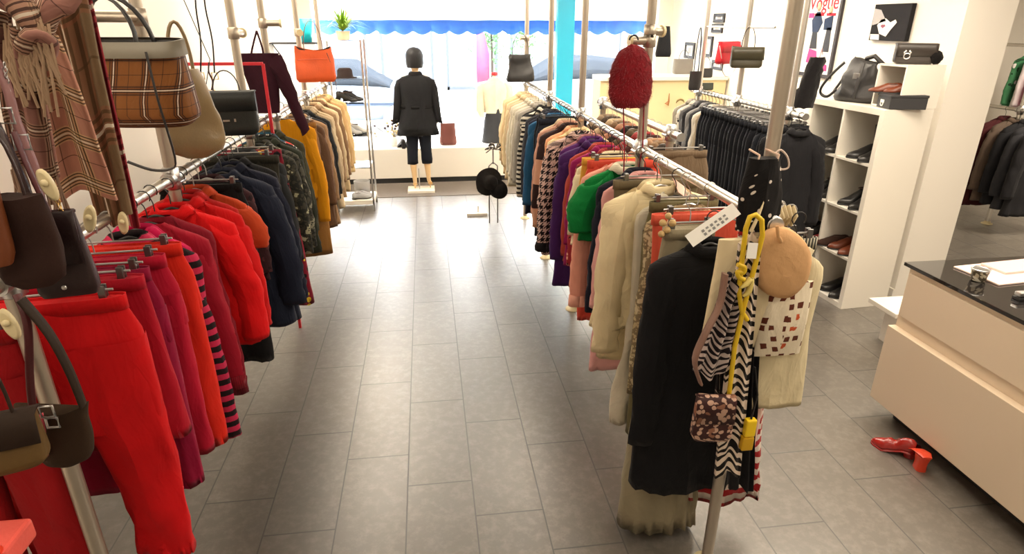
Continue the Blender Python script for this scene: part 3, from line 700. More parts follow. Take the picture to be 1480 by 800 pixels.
# ---------------------------------------------------------------- middle rack (tops of the garments show over the rail)
mid = [(3.3, (110, 92, 72), 'trousers', 'taupe trousers at the near end of the middle rack'), (3.4, (60, 52, 46), 'jacket', 'dark brown jacket at the near end of the middle rack'), (3.5, (136, 110, 84), 'jacket', 'camel jacket on the middle rack next to the dark brown one'),
 (3.6, (176, 140, 110), 'blouse', 'peach brown blouse on the middle rack'), (3.72, (70, 40, 36), 'jacket', 'chestnut jacket on the middle rack'), (3.84, (150, 60, 60), 'blouse', 'brick red blouse on the middle rack'), (3.96, (90, 78, 60), 'jacket', 'olive brown jacket on the middle rack'),
 (4.08, (40, 32, 30), 'jacket', 'near-black jacket in the middle of the middle rack'), (4.2, (166, 120, 96), 'blouse', 'terracotta pale blouse on the middle rack'), (4.32, (120, 96, 74), 'jacket', 'hazel jacket on the middle rack'), (4.44, (190, 170, 140), 'blouse', 'light sand blouse on the middle rack'),
 (4.56, (74, 62, 52), 'jacket', 'umber jacket near the far end of the middle rack'), (4.68, (150, 130, 108), 'jacket', 'mushroom jacket at the far end of the middle rack')]
for y, c, kd, lb in mid:
    if kd == 'trousers': g_trousers(kd, 1.36, y, label=lb, col=rgb(*c), hw=.2, L=.9)
    else: T(kd, 1.36, y, label=lb, cat=kd, col=rgb(*c), hw=.19, L=.6, sl=.5, hang=clearhang)

# ---------------------------------------------------------------- far right rack: tops first, then a dense row of black trousers
fr = [(5.62, (150, 144, 132), 'coat', 'taupe grey coat at the far end of the black garment rack', None), (5.53, (200, 196, 184), 'blouse', 'black and white speckled blouse on the far right rack', 'floral'), (5.46, (96, 96, 98), 'jacket', 'mid grey jacket after the speckled blouse', None),
 (5.39, (34, 34, 38), 'jacket', 'charcoal jacket between two grey jackets', None), (5.32, (124, 124, 124), 'jacket', 'light grey jacket on the far right rack', None), (5.25, (42, 44, 50), 'jacket', 'graphite jacket by the white edged blouse', None),
 (5.18, (190, 184, 172), 'blouse', 'white edged blouse on the far right rack', None), (5.11, (150, 138, 118), 'blouse', 'beige blouse next to the black trousers', None)]
for y, c, kd, lb, p in fr:
    T(kd, 2.45, y, label=lb, cat=kd, m=fabric(rgb(*c), p, rgb(30, 30, 34), rgb(90, 90, 90), s=.7), hw=.2, L=.7, sl=.6, sr=.05, th=.035)
proto = None
for k in range(17):
    y = 5.05-.062*k
    if y < 4.05: break
    if proto is None:
        proto = g_trousers('trousers', 2.45, y, label='black trousers in the dense dark row on the far right rack', col=rgb(22, 25, 32), hw=.2, L=.95, th=.02, group='black trousers on the far right rack', hang=steel)
        protos = [proto]
    else:
        o = proto.copy(); C.objects.link(o); o.location.y = y; o.rotation_euler.z = random.uniform(-.12, .12)
        for ch in list(proto.children):
            c = ch.copy(); C.objects.link(c); c.parent = o
            for g in ch.children: d = g.copy(); C.objects.link(d); d.parent = c
for k, (lb, c) in enumerate((('black satin jacket nearest the white shoe shelves', (24, 24, 28)), ('black wool jacket second from the white shoe shelves', (18, 18, 22)), ('blue-black blazer third from the white shoe shelves', (26, 30, 38)))):
    T('jacket', 2.45, 3.9+.1*k-.0, label=lb, cat='jacket', col=rgb(*c), hw=.21, L=.8, sl=.6, sr=.065, th=.05)
# ---------------------------------------------------------------- bags
def leather(c, rough=.45, pat=None, **k): return fabric(c, pat, rough=rough, sheen=0., **k) if pat else mat('leather_%02x%02x%02x' % tuple(int(x*255)**1 for x in c), c, rough, bump=.35, bscale=120, var=.25, vscale=9)
def bag(name, loc, label, w, h, d, m, rz=0, cat='handbag', wt=None, dt=None, round_=.35, handles=1, hh=.14, hw_=None, hr=.006, hm=None, flap=False, clasp=None, strap=None, sag=.0, slant=0, hang=True, group=None, open_top=False, base_r=.6, rb=1., tilt=0, flat=.5, slouch=0.):
    """loc = centre of the base; handles rise above the mouth"""
    e = empty(name, loc, label, cat, rz, group)
    if tilt: e.rotation_euler.x = tilt
    wt = wt or w; dt = dt if dt is not None else d*.45; hm = hm or m
    rings = []
    for j in range(13):
        s = j/12; W = lerp(w, wt, s)/2*(1-(1-base_r)*max(0, 1-s/.14)**2*.35); D = lerp(d, dt, s**1.3)/2*(1-(1-base_r)*max(0, 1-s/.14)**2*.6)
        if rb < 1: kb = lerp(rb, 1, math.sqrt(max(0, 1-(1-min(1, s/.38))**2))); W *= kb; D *= lerp(1, kb, .5)
        rg = []
        for i in range(33):
            a = 2*PI*(i % 32)/32
            x = sgnpow(math.cos(a), round_)*W; y = sgnpow(math.sin(a), round_)*D
            zz = h*s - sag*math.cos(x/W*PI/2)*s + slant*x*s
            k = 1+.10*noise.noise(Vector((x*11, zz*11, loc[1]*7+y*3)))
            rg.append(Vector((x, y*k, zz)))
        rings.append(rg)
    mb = MB().loft(rings, cap0=True, cap1=not open_top)
    if open_top: MB().loft([rings[-1], [Vector((p.x*.93, p.y*.85, p.z-.02)) for p in rings[-1]], [Vector((p.x*.9, p.y*.8, p.z-h*.5)) for p in rings[-1]]], cap1=True).build('lining', blackleather, e)
    if slouch:
        for i_, v_ in enumerate(mb.V):
            q_ = min(1, max(0, v_.z/h*3)); mb.V[i_] = v_+(noise.noise_vector(v_*7+Vector((loc[0]*9, loc[1]*5, 0)))*slouch+noise.noise_vector(v_*19+Vector((loc[0]*3, 0, 0)))*slouch*.35)*q_
    mb.build('body', m, e)
    if flap:
        f = MB(); W = wt/2*1.02; ff = flap if isinstance(flap, float) else .5
        pr = [(dt/2*.9, h*1.0), (0, h*1.03), (-dt/2*1.1, h*1.01), (-lerp(d, dt, .8)/2*1.12, h*.85), (-lerp(d, dt, 1-ff)/2*1.14, h*(1-ff))]
        f.loft([[Vector((x, y, z - (sag*math.cos(x/W*PI/2)))) for x in [W*(-1+2*i/12) for i in range(13)]] for y, z in pr])
        f.build('flap', m, e, solid=.005)
    if handles:
        q = hw_ or wt*.24
        for s in ((-1, 1) if handles == 2 else (0,)):
            hb = MB()
            pts = [(-q, s*dt*.42, h*.86-sag*.5)]+[(q*math.cos(PI-PI*i/12), s*dt*.42*(1-.6*math.sin(PI*i/12)), h+hh*math.sin(PI*i/12)-sag*.4) for i in range(13)]+[(q, s*dt*.42, h*.86-sag*.5)]
            hb.tube(pts, hr, n=8, flat=flat).build('handle', hm, e)
    if strap:
        sb = MB(); sb.tube([(-w*.5, 0, h*.85)] + [(w*.5*math.cos(PI+PI*i/14), -d*.3, h*.6-strap*math.sin(PI*i/14)) for i in range(1, 14)] + [(w*.5, 0, h*.85)], .005, n=6, flat=.4); sb.build('strap', hm, e)
    if clasp:
        c = MB(); c.tube(arc(0, h*.55, .014, 0, 2*PI, 12, y=-d*.62-.006)[:-1], .0035, n=6, closed=True); c.box(-.01, .01, -d*.62-.010, -d*.6, h*.55-.03, h*.55-.008, .002)
        c.build('clasp', clasp, e)
    return e
TARTAN = fabric(rgb(128, 80, 36), 'plaid', rgb(30, 20, 20), rgb(96, 54, 28), s=.9, rough=.6)
b = bag('tote_bag', at(200, 178, 2.38), 'brown tartan check tote with dark handles hanging on the left rack', .44, .27, .17, TARTAN, rz=-.15, wt=.42, dt=.12, hh=.14, handles=2, hm=blackleather, open_top=True, round_=.5, cat='bag', tilt=.1, hr=.011)
MB().loft([[Vector((sgnpow(math.cos(a), .5)*w*1.02, sgnpow(math.sin(a), .5)*d_*1.06, z)) for a in [2*PI*i/32 for i in range(33)]] for w, d_, z in ((.216, .07, .228), (.214, .065, .277), (.206, .06, .277))]).build('trim_band', mat('grey_leather', rgb(112, 106, 92), .5), b)
MB().tube([(.14, -.08, .25), (.15, -.1, .1), (.145, -.08, -.1), (.1, -.05, -.15), (0, -.0, -.17), (-.08, 0, -.14)], .006, n=6, flat=.5).build('shoulder_strap', blackleather, b)
bag('hobo_bag', at(286, 226, 2.78), 'slouchy metallic beige shoulder bag beside the tartan tote', .3, .36, .13, leather(rgb(140, 120, 86), .34), rz=.5, wt=.1, dt=.07, hh=.17, handles=1, hw_=.04, hr=.014, slouch=.03, rb=.35, cat='bag', round_=.7, tilt=.05)
b = bag('camera_bag', at(338, 194, 3.25), 'black structured shoulder bag with a flap under the sloping post', .25, .2, .11, leather(rgb(26, 30, 30), .5), rz=.15, hh=.1, flap=.42, cat='bag', hw_=.06, hm=blackleather, dt=.09, round_=.3)
MB().box(-.03, .0, -.062, -.058, .07, .078).box(.02, .028, -.062, -.058, .068, .082).build('metal_lettering', steel, b)
MB().tube([(-.1, 0, .19), (-.05, 0, .35), (-.12, 0, .62)], .004, n=6, flat=.5).build('shoulder_strap', blackleather, b)
# burgundy wrap hanging from the fourth post
e = empty('wrap_cardigan', at(372, 52, 4.25), 'dark burgundy wrap cardigan hanging by its neck loop on the left rack', 'cardigan')
burg = fabric(rgb(48, 10, 26))
MB().tube([(0, 0, .03), (-.05, 0, -.1), (-.03, 0, -.12), (.02, 0, -.1), (0, 0, .03)], .006, n=6).build('neck_loop', burg, e)
rings = []
for j in range(10):
    s = j/9; rings.append(hring(-.01+.01*s, 0, -.1-.36*s, lerp(.12, .07, s), lerp(.035, .03, s), 5, amp=.02))
MB().loft(rings, cap0=True, cap1=True).build('body', burg, e)
rings = []
for j in range(14):
    s = j/13; rings.append([Vector((.07+.15*s**.9+math.cos(a)*lerp(.055, .026, s), math.sin(a)*.03, -.13-.46*s**1.1+.02*math.cos(a))) for a in [2*PI*i/12 for i in range(13)]])
MB().loft(rings, cap0=True, cap1=True).noise(.012, 20).build('sleeve', burg, e)
b = bag('handbag', at(458, 118, 5.4), 'orange handbag with two handles hanging on the far left post', .32, .27, .12, leather(rgb(224, 90, 34), .5), hh=.2, handles=2, hw_=.07, hm=leather(rgb(120, 70, 46)), rz=.15, open_top=True, slouch=.014, sag=.035, wt=.27)
MB().tube([(-.13, -.058, .17), (0, -.061, .175), (.1, -.059, .172)], .0025, n=5).build('zip', leather(rgb(190, 66, 24)), b)
MB().tube([(.1, -.03, .22), (.14, -.04, .08), (.15, -.03, -.08)], .006, n=6, flat=.5).build('shoulder_strap', leather(rgb(80, 40, 30)), b)
# red stand behind the left rack
red_m = mat('red_lacquer', rgb(190, 30, 44), .4)
rs = empty('display_stand', (-1.25, 4.1, 0), 'red square tube display stand behind the left rack', 'stand')
p0 = at(380, 92, 4.1); p1 = at(262, 92, 4.1); zt_ = p0.z
for xx in (p0.x, p1.x): MB().box(xx+1.25-.009, xx+1.25+.009, -.009, .009, 0, zt_, .002).build('upright', red_m, rs)
MB().box(p1.x+1.25, p0.x+1.25, -.009, .009, zt_-.009, zt_+.009, .002).build('top_bar', red_m, rs)
MB().box(p1.x+1.25, p0.x+1.25, -.018, .018, .9, .936, .003).build('cross_bar', red_m, rs)
# narrow belts hanging behind the beige bag
for (u0, v0, u1, v1, lb, c) in ((289, 0, 290, 105, 'thin black belt hanging straight above the red bar', (30, 28, 30)), (299, 0, 310, 105, 'black strap hanging beside the thin belt left of the second post', (22, 22, 24)), (302, 90, 306, 130, 'brown strap end below the red bar', (80, 40, 34))):
    a = at(u0, v0, 3.3); c_ = at(u1, v1, 3.3); dz = a-c_
    e = empty('belt', c_, lb, 'belt')
    k = MB(); top = a-c_+ (Vector((0, 0, .12)) if v0 == 0 else Vector()); k.tube([(0, 0, 0), top*.33+Vector((.008, 0, 0)), top*.66+Vector((-.005, 0, 0)), top], .009, n=6, flat=.3); k.build('strap', fabric(rgb(*c)), e)
    MB().tube([(-.014, 0, 0), (.014, 0, 0), (.014, 0, -.03), (-.014, 0, -.03)], .003, n=6, closed=True).build('buckle', gold, e)

# ---------------------------------------------------------------- scarves and bags crowding the near left post
def cloth_strip(top, bot, w0, w1, m, seed, th=.012, n=26, nf=14, fringe=0, amp=.02, rzv=0., mids=None):
    rows = []
    top = Vector(top); bot = Vector(bot)
    for j in range(n+1):
        s = j/n; c = top.lerp(bot, s)
        if mids: c += Vector(mids)*math.sin(PI*s)
        w = lerp(w0, w1, s**.8)/2
        fr = []; bk = []
        for i in range(nf*2+1):
            q = -1+i/nf; x = q*w
            y = amp*math.sin(q*PI*2.2+seed)*(1-.4*s)+.5*amp*noise.noise(Vector((q*3, s*4, seed)))
            d = Vector((x*math.cos(rzv)-y*math.sin(rzv), x*math.sin(rzv)+y*math.cos(rzv), .02*math.sin(q*3+seed)))
            fr.append(c+d+Vector((0, -th*.5, 0))); bk.append(c+d+Vector((0, th*.5, 0)))
        rows.append(fr+bk[::-1]+[fr[0].copy()])
    uv = []
    for j, r in enumerate(rows):
        for i in range(len(r)):
            q = i if i <= nf*2 else (4*nf+1-i); uv.append((q/(nf*2)*max(w0, w1)*1.3, (top-bot).length*j/n))
    return MB().loft(rows, cap0=True, cap1=True, uv=uv), rows[-1]
def scarf(label, top, bot, w0, w1, m, seed, fringe=0, fm=None, cat='scarf', name='scarf', **k):
    top = Vector(top); bot = Vector(bot)
    e = empty(name, bot, label, cat)
    mb, last = cloth_strip(top-bot, Vector(), w0, w1, m, seed, **k)
    mb.build('cloth', m, e)
    if fringe:
        f = MB()
        nn = len(last)//2
        for i in range(fringe):
            p = last[int(i*(nn-1)/fringe)]
            L = .07+.03*random.random()
            f.tube([p, p+Vector((random.uniform(-.004, .004), 0, -L*.5)), p+Vector((random.uniform(-.01, .01), random.uniform(-.01, .01), -L))], .0028, n=5)
        f.build('fringe', fm or m, e)
    return e
P1 = fabric(rgb(186, 132, 112), 'plaid', rgb(44, 24, 24), rgb(226, 196, 140), s=1.15)
P2 = fabric(rgb(150, 106, 96), 'plaid', rgb(50, 30, 30), rgb(196, 160, 130), s=.9)
P3 = fabric(rgb(122, 100, 74), 'plaid', rgb(88, 66, 44), rgb(150, 90, 66), s=3.)
P4 = fabric(rgb(142, 16, 40), 'plaid', rgb(96, 10, 28), rgb(170, 70, 76), s=3.4)
scarf('pink and tan check scarf hanging open beside the near left post', at(52, 40, 1.72), at(118, 284, 1.86), .07, .17, P1, 1.2, amp=.014, rzv=.1)
scarf('grey brown check scarf with long twisted fringe at the far left', at(14, 30, 1.6), at(52, 250, 1.66), .08, .11, P2, 3.1, fringe=22, amp=.02, fm=fabric(rgb(150, 122, 104)))
scarf('olive and brown check stole hanging between two check scarves', at(82, -40, 1.86), at(168, 318, 2.0), .12, .1, P3, 5.3, amp=.016)
scarf('dark red check stole hanging right of the olive one', at(104, -40, 1.95), at(182, 322, 2.05), .06, .075, P4, 2.3, amp=.012)
# knotted scarf crossing at the top
e = empty('knotted_scarf', at(60, 50, 1.66), 'brown check scarf knotted round the post with loose fringe', 'scarf')
k = MB()
o0 = at(60, 50, 1.66)
k.tube([at(-40, -40, 1.62)-o0, at(10, -10, 1.62)-o0, at(44, 22, 1.62)-o0, at(62, 50, 1.64)-o0], [.05, .055, .045, .03], n=14, flat=.6)
k.tube([at(30, 70, 1.6)-o0, at(52, 52, 1.6)-o0, at(64, 60, 1.61)-o0, at(60, 74, 1.63)-o0, at(40, 80, 1.65)-o0], [.025, .034, .034, .03, .02], n=12, flat=.7)
k.tube([at(100, -30, 1.66)-o0, at(96, -8, 1.64)-o0, at(72, 14, 1.63)-o0, at(60, 50, 1.64)-o0], [.03, .04, .035, .022], n=12, flat=.6)
k.noise(.014, 22).build('cloth', P2, e)
f = MB()
for i in range(46):
    u = random.uniform(4, 72); v = random.uniform(28, 70); p = at(u, v, 1.6)-o0; L = random.uniform(.08, .17)
    f.tube([p, p+Vector((random.uniform(-.012, .012), -.01, -L*.4)), p+Vector((random.uniform(-.02, .02), 0, -L))], .0032, n=5)
f.build('fringe', fabric(rgb(176, 148, 122)), e)
# straps, tags and chain
def strapthing(name, label, cat, pts, r, m, flat=.3, parts=(), n=8):
    o = Vector(pts[-1]); e = empty(name, o, label, cat)
    MB().tube([Vector(p)-o for p in pts], r, n=n, flat=flat).build('strap', m, e)
    for nm, mb, mm in parts: mb.xf(Matrix.Translation(-o)).build(nm, mm, e)
    return e
def buckle(p, r=.016):
    p = Vector(p); return MB().tube([p+Vector((-r, -.012, -r)), p+Vector((r, -.012, -r)), p+Vector((r, -.012, r)), p+Vector((-r, -.012, r))], .0032, n=6, closed=True)
mauve = leather(rgb(150, 104, 104), .5); dbrown = leather(rgb(52, 26, 24), .5); dkb = leather(rgb(44, 30, 20), .75)
strapthing('bag_strap', 'mauve leather strap with silver buckles slanting down the far left', 'strap', [at(-20, 60, 1.5), at(8, 120, 1.5), at(24, 176, 1.5), at(48, 236, 1.52), at(62, 280, 1.54)], .017, mauve,
           parts=[('buckle', buckle(at(12, 166, 1.49)), steel), ('buckle', buckle(at(36, 204, 1.5)), steel)])
strapthing('bag_strap', 'dark brown strap crossing below the mauve one', 'strap', [at(-20, 150, 1.45), at(20, 230, 1.45), at(60, 320, 1.48), at(110, 400, 1.52)], .014, dbrown)
strapthing('bag_strap', 'maroon strap on the chain bag hanging beside the near post', 'strap', [at(20, 190, 1.47), at(44, 250, 1.47), at(82, 330, 1.5), at(118, 402, 1.54)], .011, leather(rgb(92, 34, 40)))
def chain(pts, r=.006, m=gold, label='', name='chain_strap', cat='chain'):
    pts = [Vector(p) for p in pts]; o = pts[-1]; mb = MB(); k = 0
    for a, b2 in zip(pts, pts[1:]):
        L = (b2-a).length; nn = max(1, int(L/(r*2.1)))
        for i in range(nn):
            c = a.lerp(b2, (i+.5)/nn)-o; d = (b2-a).normalized(); sd = d.cross(Vector((0, 1, 0))).normalized() if k % 2 else Vector((0, 1, 0)); k += 1
            mb.tube([c+d*math.cos(t_)*r*1.3+sd*math.sin(t_)*r*.8 for t_ in [2*PI*j/8 for j in range(8)]], r*.28, n=4, closed=True)
    o2 = mb.build(name, m); o2.location = o; return tag(o2, label, cat)
chain([at(74, 262, 1.5), at(90, 310, 1.5), at(112, 345, 1.52), at(120, 380, 1.53), at(127, 410, 1.54)], label='pale gold bag chain hanging in front of the red trousers')
chain([at(6, 90, 1.5), at(22, 200, 1.5), at(66, 296, 1.5), at(100, 340, 1.5)], r=.005, m=steel, label='silver bag chain looping down beside the mauve strap')
def sec_tag(loc, label, rz=0., ry=.3):
    e = empty('security_tag', loc, label, 'security tag', rz); e.rotation_euler.y = ry
    mb = MB(); rings = []
    for y, k in ((-.006, .8), (-.004, 1), (.004, 1), (.006, .8)):
        rings.append([Vector((math.cos(a)*.014*k, y, math.sin(a)*.036*k)) for a in [2*PI*i/20 for i in range(21)]])
    mb.loft(rings, cap0=True, cap1=True).build('shell', cream_p, e)
    MB().ball((0, -.008, .006), .008, 10).build('dome', cream_p, e)
sec_tag(at(69, 267, 1.44), 'cream oval security tag on the mauve strap', ry=-.25)
sec_tag(at(130, 316, 1.62), 'cream security tag below the check scarf', ry=.25)
sec_tag(at(14, 468, 1.30), 'cream security tag low on the near left post', ry=-.2)
sec_tag(at(178, 322, 1.98), 'small cream tag at the hem of the olive stole', ry=.1)
bag('shoulder_bag', at(56, 412, 1.42), 'dark brown suede shoulder bag hanging at the near left post', .15, .22, .07, leather(rgb(48, 26, 20), .8), rz=.3, wt=.1, dt=.05, hh=.12, cat='bag', round_=.7, hm=dbrown, slouch=.02, rb=.5)
bag('shoulder_bag', at(-24, 385, 1.36), 'tan leather bag cut by the left edge above the suede bag', .12, .24, .06, leather(rgb(110, 54, 18), .5), rz=.3, wt=.14, dt=.04, hh=.2, cat='bag', round_=.6)
b = bag('clutch_bag', at(104, 424, 1.50), 'dark oxblood flap bag with a press stud over the red trousers', .13, .2, .05, leather(rgb(36, 12, 16), .45), rz=.2, handles=0, flap=.6, cat='bag', wt=.1)
MB().ball((.0, -.036, .03), .006, 8, (1, .5, 1)).build('press_stud', steel, b)
b = bag('shoulder_bag', at(100, 668, 1.34), 'slouchy dark brown suede bag hanging low over the red trousers', .13, .17, .07, leather(rgb(54, 38, 24), .9), rz=.2, wt=.15, dt=.05, cat='bag', hh=.05, round_=.8, handles=0, sag=.02, slouch=.02, rb=.4)
b.rotation_euler.z = 0
o0 = at(100, 668, 1.34)
MB().tube([at(30, 432, 1.28)-o0, at(70, 480, 1.28)-o0, at(100, 535, 1.29)-o0, at(120, 585, 1.31)-o0], .016, n=8, flat=.3).build("shoulder_strap", dkb, b)

bag('bucket_bag', at(14, 672, 1.2), 'olive and brown leather bag at the lower left edge', .15, .12, .09, leather(rgb(96, 72, 36), .6), rz=.3, cat='bag', hh=.2, hm=dkb, round_=.6, flap=.5)
for ch_ in bpy.data.objects:
    if ch_.name.startswith('flap') and ch_.parent and ch_.parent.name.startswith('bucket_bag'): ch_.data.materials[0] = dkb; ch_['label'] = 'dark brown flap'
strapthing('bag_strap', 'brown strap hanging beside the low suede bag', 'strap', [at(24, 425, 1.3), at(40, 470, 1.28), at(44, 560, 1.3), at(56, 660, 1.33)], .008, leather(rgb(84, 30, 34)))
strapthing('keychain', 'pink leather tassel with silver buckle on the near left post', 'tassel', [at(58, 600, 1.3), at(62, 628, 1.3), at(66, 660, 1.3)], .012, leather(rgb(190, 70, 84)), parts=[('buckle', buckle(at(72, 590, 1.3), .014), steel), ('buckle', buckle(at(80, 606, 1.3), .012), steel)])
# garment hem and box at lower left, low wall unit
g_trousers('trousers', -1.17, 1.5, label='second pair of red trousers hanging behind the near left post', col=rgb(150, 6, 14), hw=.15, L=1.1, rz=.1, dz=-.04)
lw = empty('low_display_box', (-1.42, 1.7, 0), 'pale low display box against the left wall', 'box')
MB().box(-.22, .02, -.9, .15, 0, .62, .006).build('carcass', white_l, lw)
fb = empty('folded_cloth', at(6, 790, 1.12), 'orange red folded leather goods at the bottom left corner', 'purse')
MB().box(-.06, .035, -.05, .05, -.02, .03, .008).build('body', leather(rgb(236, 96, 84), .4), fb)
MB().tube([(-.06, -.05, .035), (.03, -.05, .035)], .012, n=8).build('piping', leather(rgb(232, 60, 24), .4), fb)
MB().tube([(-.05, 0, .03), (-.12, .1, .35), tuple(Vector((LX, 1.40, RZ+.02))-fb.location)], .006, n=6, flat=.4).build('strap', blackleather, fb)
# ---------------------------------------------------------------- things hanging on the right rack
fur = fabric(rgb(126, 16, 28), rough=.95, sheen=.6)
e = empty('fluffy_bag', at(916, 58, 2.86), 'dark red fluffy backpack hanging on the right rack post', 'backpack')
mb = MB(); rings = []
for j in range(17):
    s = j/16; z = -.02-.27*s; w = .1*(1-(1-min(1, .03+s/.55))**2)**.55*(1 if s < .8 else 1-(s-.8)**2*9)
    rings.append([Vector((math.cos(a)*w, math.sin(a)*w*.55, z)) for a in [2*PI*i/36 for i in range(37)]])
mb.loft(rings, cap0=True, cap1=True).noise(.006, 60).noise(.004, 140, 4)
mb.build('body', fur, e)
MB().tube(arc(0, 0, .02, 0, PI, 8), .004, n=6).build('hanging_loop', blackleather, e)
for s in (-1, 1): MB().tube([(.05*s+.02, 0, -.26), (.04+.045*s, .01, -.48), (.03+.03*s, 0, -.66)], .007, n=6, flat=.4).build('strap', fabric(rgb(140, 20, 44)), e)
hf = MB()
for k in range(2200):
    a = random.uniform(0, 2*PI); s = random.uniform(.03, 1); z = -.02-.27*s; w = .1*(1-(1-min(1, .03+s/.55))**2)**.55*(1 if s < .8 else 1-(s-.8)**2*9)
    p = Vector((math.cos(a)*w, math.sin(a)*w*.55, z)); d = Vector((math.cos(a), math.sin(a), -.7+random.uniform(-.4, .4)))*.013; q = Vector((-math.sin(a), math.cos(a), 0))*.0022
    hf.add([p-q, p+q, p+d], [(0, 1, 2)])
tag(hf.build('fur', fur, e), kind='stuff')
bag('shoulder_bag', at(752, 118, 6.5), 'black slouchy handbag hanging at the far end of the right rack', .31, .27, .1, leather(rgb(36, 36, 38), .5), rz=.15, wt=.2, dt=.06, hh=.2, hw_=.085, cat='handbag', hm=blackleather, round_=.7, hr=.006, sag=.02, slouch=.025)
bag('hooded_top', at(958, 82, 4.9), 'black hooded top hanging behind the red fluffy backpack', .13, .22, .08, fabric(rgb(40, 42, 46)), cat='top', wt=.07, handles=0, round_=.8)
# polka dot bag hung on the near post
DOTS = fabric(rgb(18, 16, 18), 'dots', rgb(210, 200, 190), s=.75)
e = empty('hanging_top', at(1106, 228, 1.70), 'black polka dot camisole hanging on the near post of the right rack', 'top')
rings = [hring(.0+.01*s, 0, .0-.22*s, lerp(.045, .07, min(1, s*2)), .022, 3, n=30, amp=.012) for s in [j/10 for j in range(11)]]
MB().loft(rings, cap0=True, cap1=True).build('body', DOTS, e)
for s in (-1, 1): MB().tube([(s*.03, -.015, -.01), (s*.03, -.02, .012), (s*.026, .05, .016)], .003, n=6).build('strap', fabric(rgb(226, 196, 176)), e)
MB().tube([(.028, .0, .012), (.045, 0, .022), (.07, 0, .0), (.078, 0, -.03), (.055, 0, -.035), (.04, 0, -.015), (.034, 0, .012)], .003, n=6).build('cord', fabric(rgb(220, 200, 188)), e)
for k, (u, v, lb) in enumerate(((1080, 290, 'white wire hanger hooked on the end of the right rail'), (1106, 284, 'second white wire hanger beside the polka dot camisole'))):
    mb = MB().tube([(0, 0, .05), (.01, 0, .06), (.02, 0, .05), (0, 0, .0), (0, 0, -.01)], .0025, n=5).tube([(-.07, 0, -.055), (0, 0, -.01), (.07, 0, -.055), (0, 0, -.065), (-.07, 0, -.055)], .003, n=5)
    o = mb.build('wire_hanger', mat('white_wire', (.7, .66, .62), .4)); o.location = at(u, v, 1.72-.03*k); o.rotation_euler = (0, .2-.5*k, .3*k); tag(o, lb, 'hanger')
CAN = fabric(rgb(232, 216, 178)); FELT = mat('beige_felt', rgb(206, 162, 116), .95, bump=.5, bscale=90, var=.06)
e = empty('canvas_tote', at(1062, 500, 1.69), 'plain cream canvas tote hanging at the rail end left of the beige pouch', 'bag')
tp = at(1062, 345, 1.69)-at(1062, 500, 1.69); L = tp.z
rings = [hring(.0, 0, L*(1-s), lerp(.105, .125, s), lerp(.012, .03, math.sin(PI*s)), 8, n=30, amp=.008) for s in [j/10 for j in range(11)]]
MB().loft(rings, cap0=True, cap1=True).build('body', CAN, e)
MB().tube([(-.03, -.012, L-.02), (.0, -.015, L+.08), (.02, -.0, L+.15), (.03, 0, L+.08), (.06, -.012, L-.02)], .011, n=6, flat=.3).build('handle', CAN, e)
# round felt pouch
e = empty('felt_pouch', at(1128, 380, 1.64), 'round beige felt beret hanging on the right rail end', 'hat')
o0 = at(1128, 380, 1.64)
rings = []
for y, k in ((-.028, .3), (-.026, .75), (-.018, .95), (0, 1), (.02, .93), (.026, .6), (.028, .2)):
    rings.append([Vector((math.cos(a)*.088*k*(1+.06*math.cos(2*a))-.01*math.sin(a), y, math.sin(a)*.122*k)) for a in [2*PI*i/36 for i in range(37)]])
MB().loft(rings, cap0=True, cap1=True).noise(.003, 25).xf(Matrix.Rotation(-.25, 4, 'Y')).build('crown', FELT, e)
MB().tube([(-.05, -.03, .13), (-.045, -.036, .1), (-.03, -.032, .08)], .006, n=6).build('loop', FELT, e)
# printed tote
e = empty('printed_tote', at(1122, 512, 1.675), 'white tote printed with small brown and orange motifs below the beige beret', 'bag')
PR = fabric(rgb(236, 224, 200), 'print', rgb(96, 44, 28), rgb(196, 84, 44), s=.72)
rings = [hring(0, 0, .26*(1-s), .082, .008+.018*math.sin(PI*s), 8.5, n=30, amp=.004) for s in [j/8 for j in range(9)]]
MB().loft(rings, cap0=True, cap1=True).build('body', PR, e)
MB().tube([(-.02, 0, .25), (-.03, 0, .36), (-.04, 0, .42)], .007, n=6, flat=.3).build('handle', CAN, e)
# zebra scarf, striped scarf
ZB = fabric(rgb(224, 206, 188), 'zebra', rgb(16, 12, 14), s=.9)
scarf('black and white zebra print scarf hanging in front of the near post', at(1086, 345, 1.6), at(1052, 684, 1.62), .065, .09, ZB, 2., amp=.006, th=.014)
scarf('black and cream striped thin scarf left of the zebra scarf', at(1062, 400, 1.6), at(1022, 540, 1.6), .05, .1, fabric(rgb(34, 28, 34), 'zebra', rgb(206, 190, 184), s=.55), 4., amp=.02)
scarf('black silk scarf with cream squares hanging behind the snakeskin bag', at(1060, 400, 1.64), at(1050, 600, 1.66), .08, .09, fabric(rgb(24, 20, 22), 'plaid', rgb(60, 50, 50), rgb(10, 10, 10), s=1.1), 6., amp=.01)
scarf('black scarf hanging behind the zebra one with a silver ring', at(1080, 500, 1.68), at(1072, 706, 1.72), .08, .09, fabric(rgb(22, 20, 24)), 9., amp=.02)
TAU = leather(rgb(136, 104, 90), .45)
strapthing('bag_strap', 'taupe patent bag strap above the snakeskin bag', 'strap', [at(1048, 395, 1.58), at(1040, 440, 1.57), at(1020, 480, 1.56), at(1004, 520, 1.56), at(1012, 552, 1.57)], .02, TAU)
SNK = fabric(rgb(196, 160, 140), 'snake', rgb(60, 34, 34), rgb(140, 96, 76), s=.45, rough=.45, sheen=0)
b = bag('shoulder_bag', at(1026, 632, 1.56), 'snakeskin print shoulder bag hanging against the black coat', .13, .155, .06, SNK, rz=-.15, wt=.12, cat='handbag', flap=.55, handles=0, slant=-.1, hm=TAU, round_=.45)
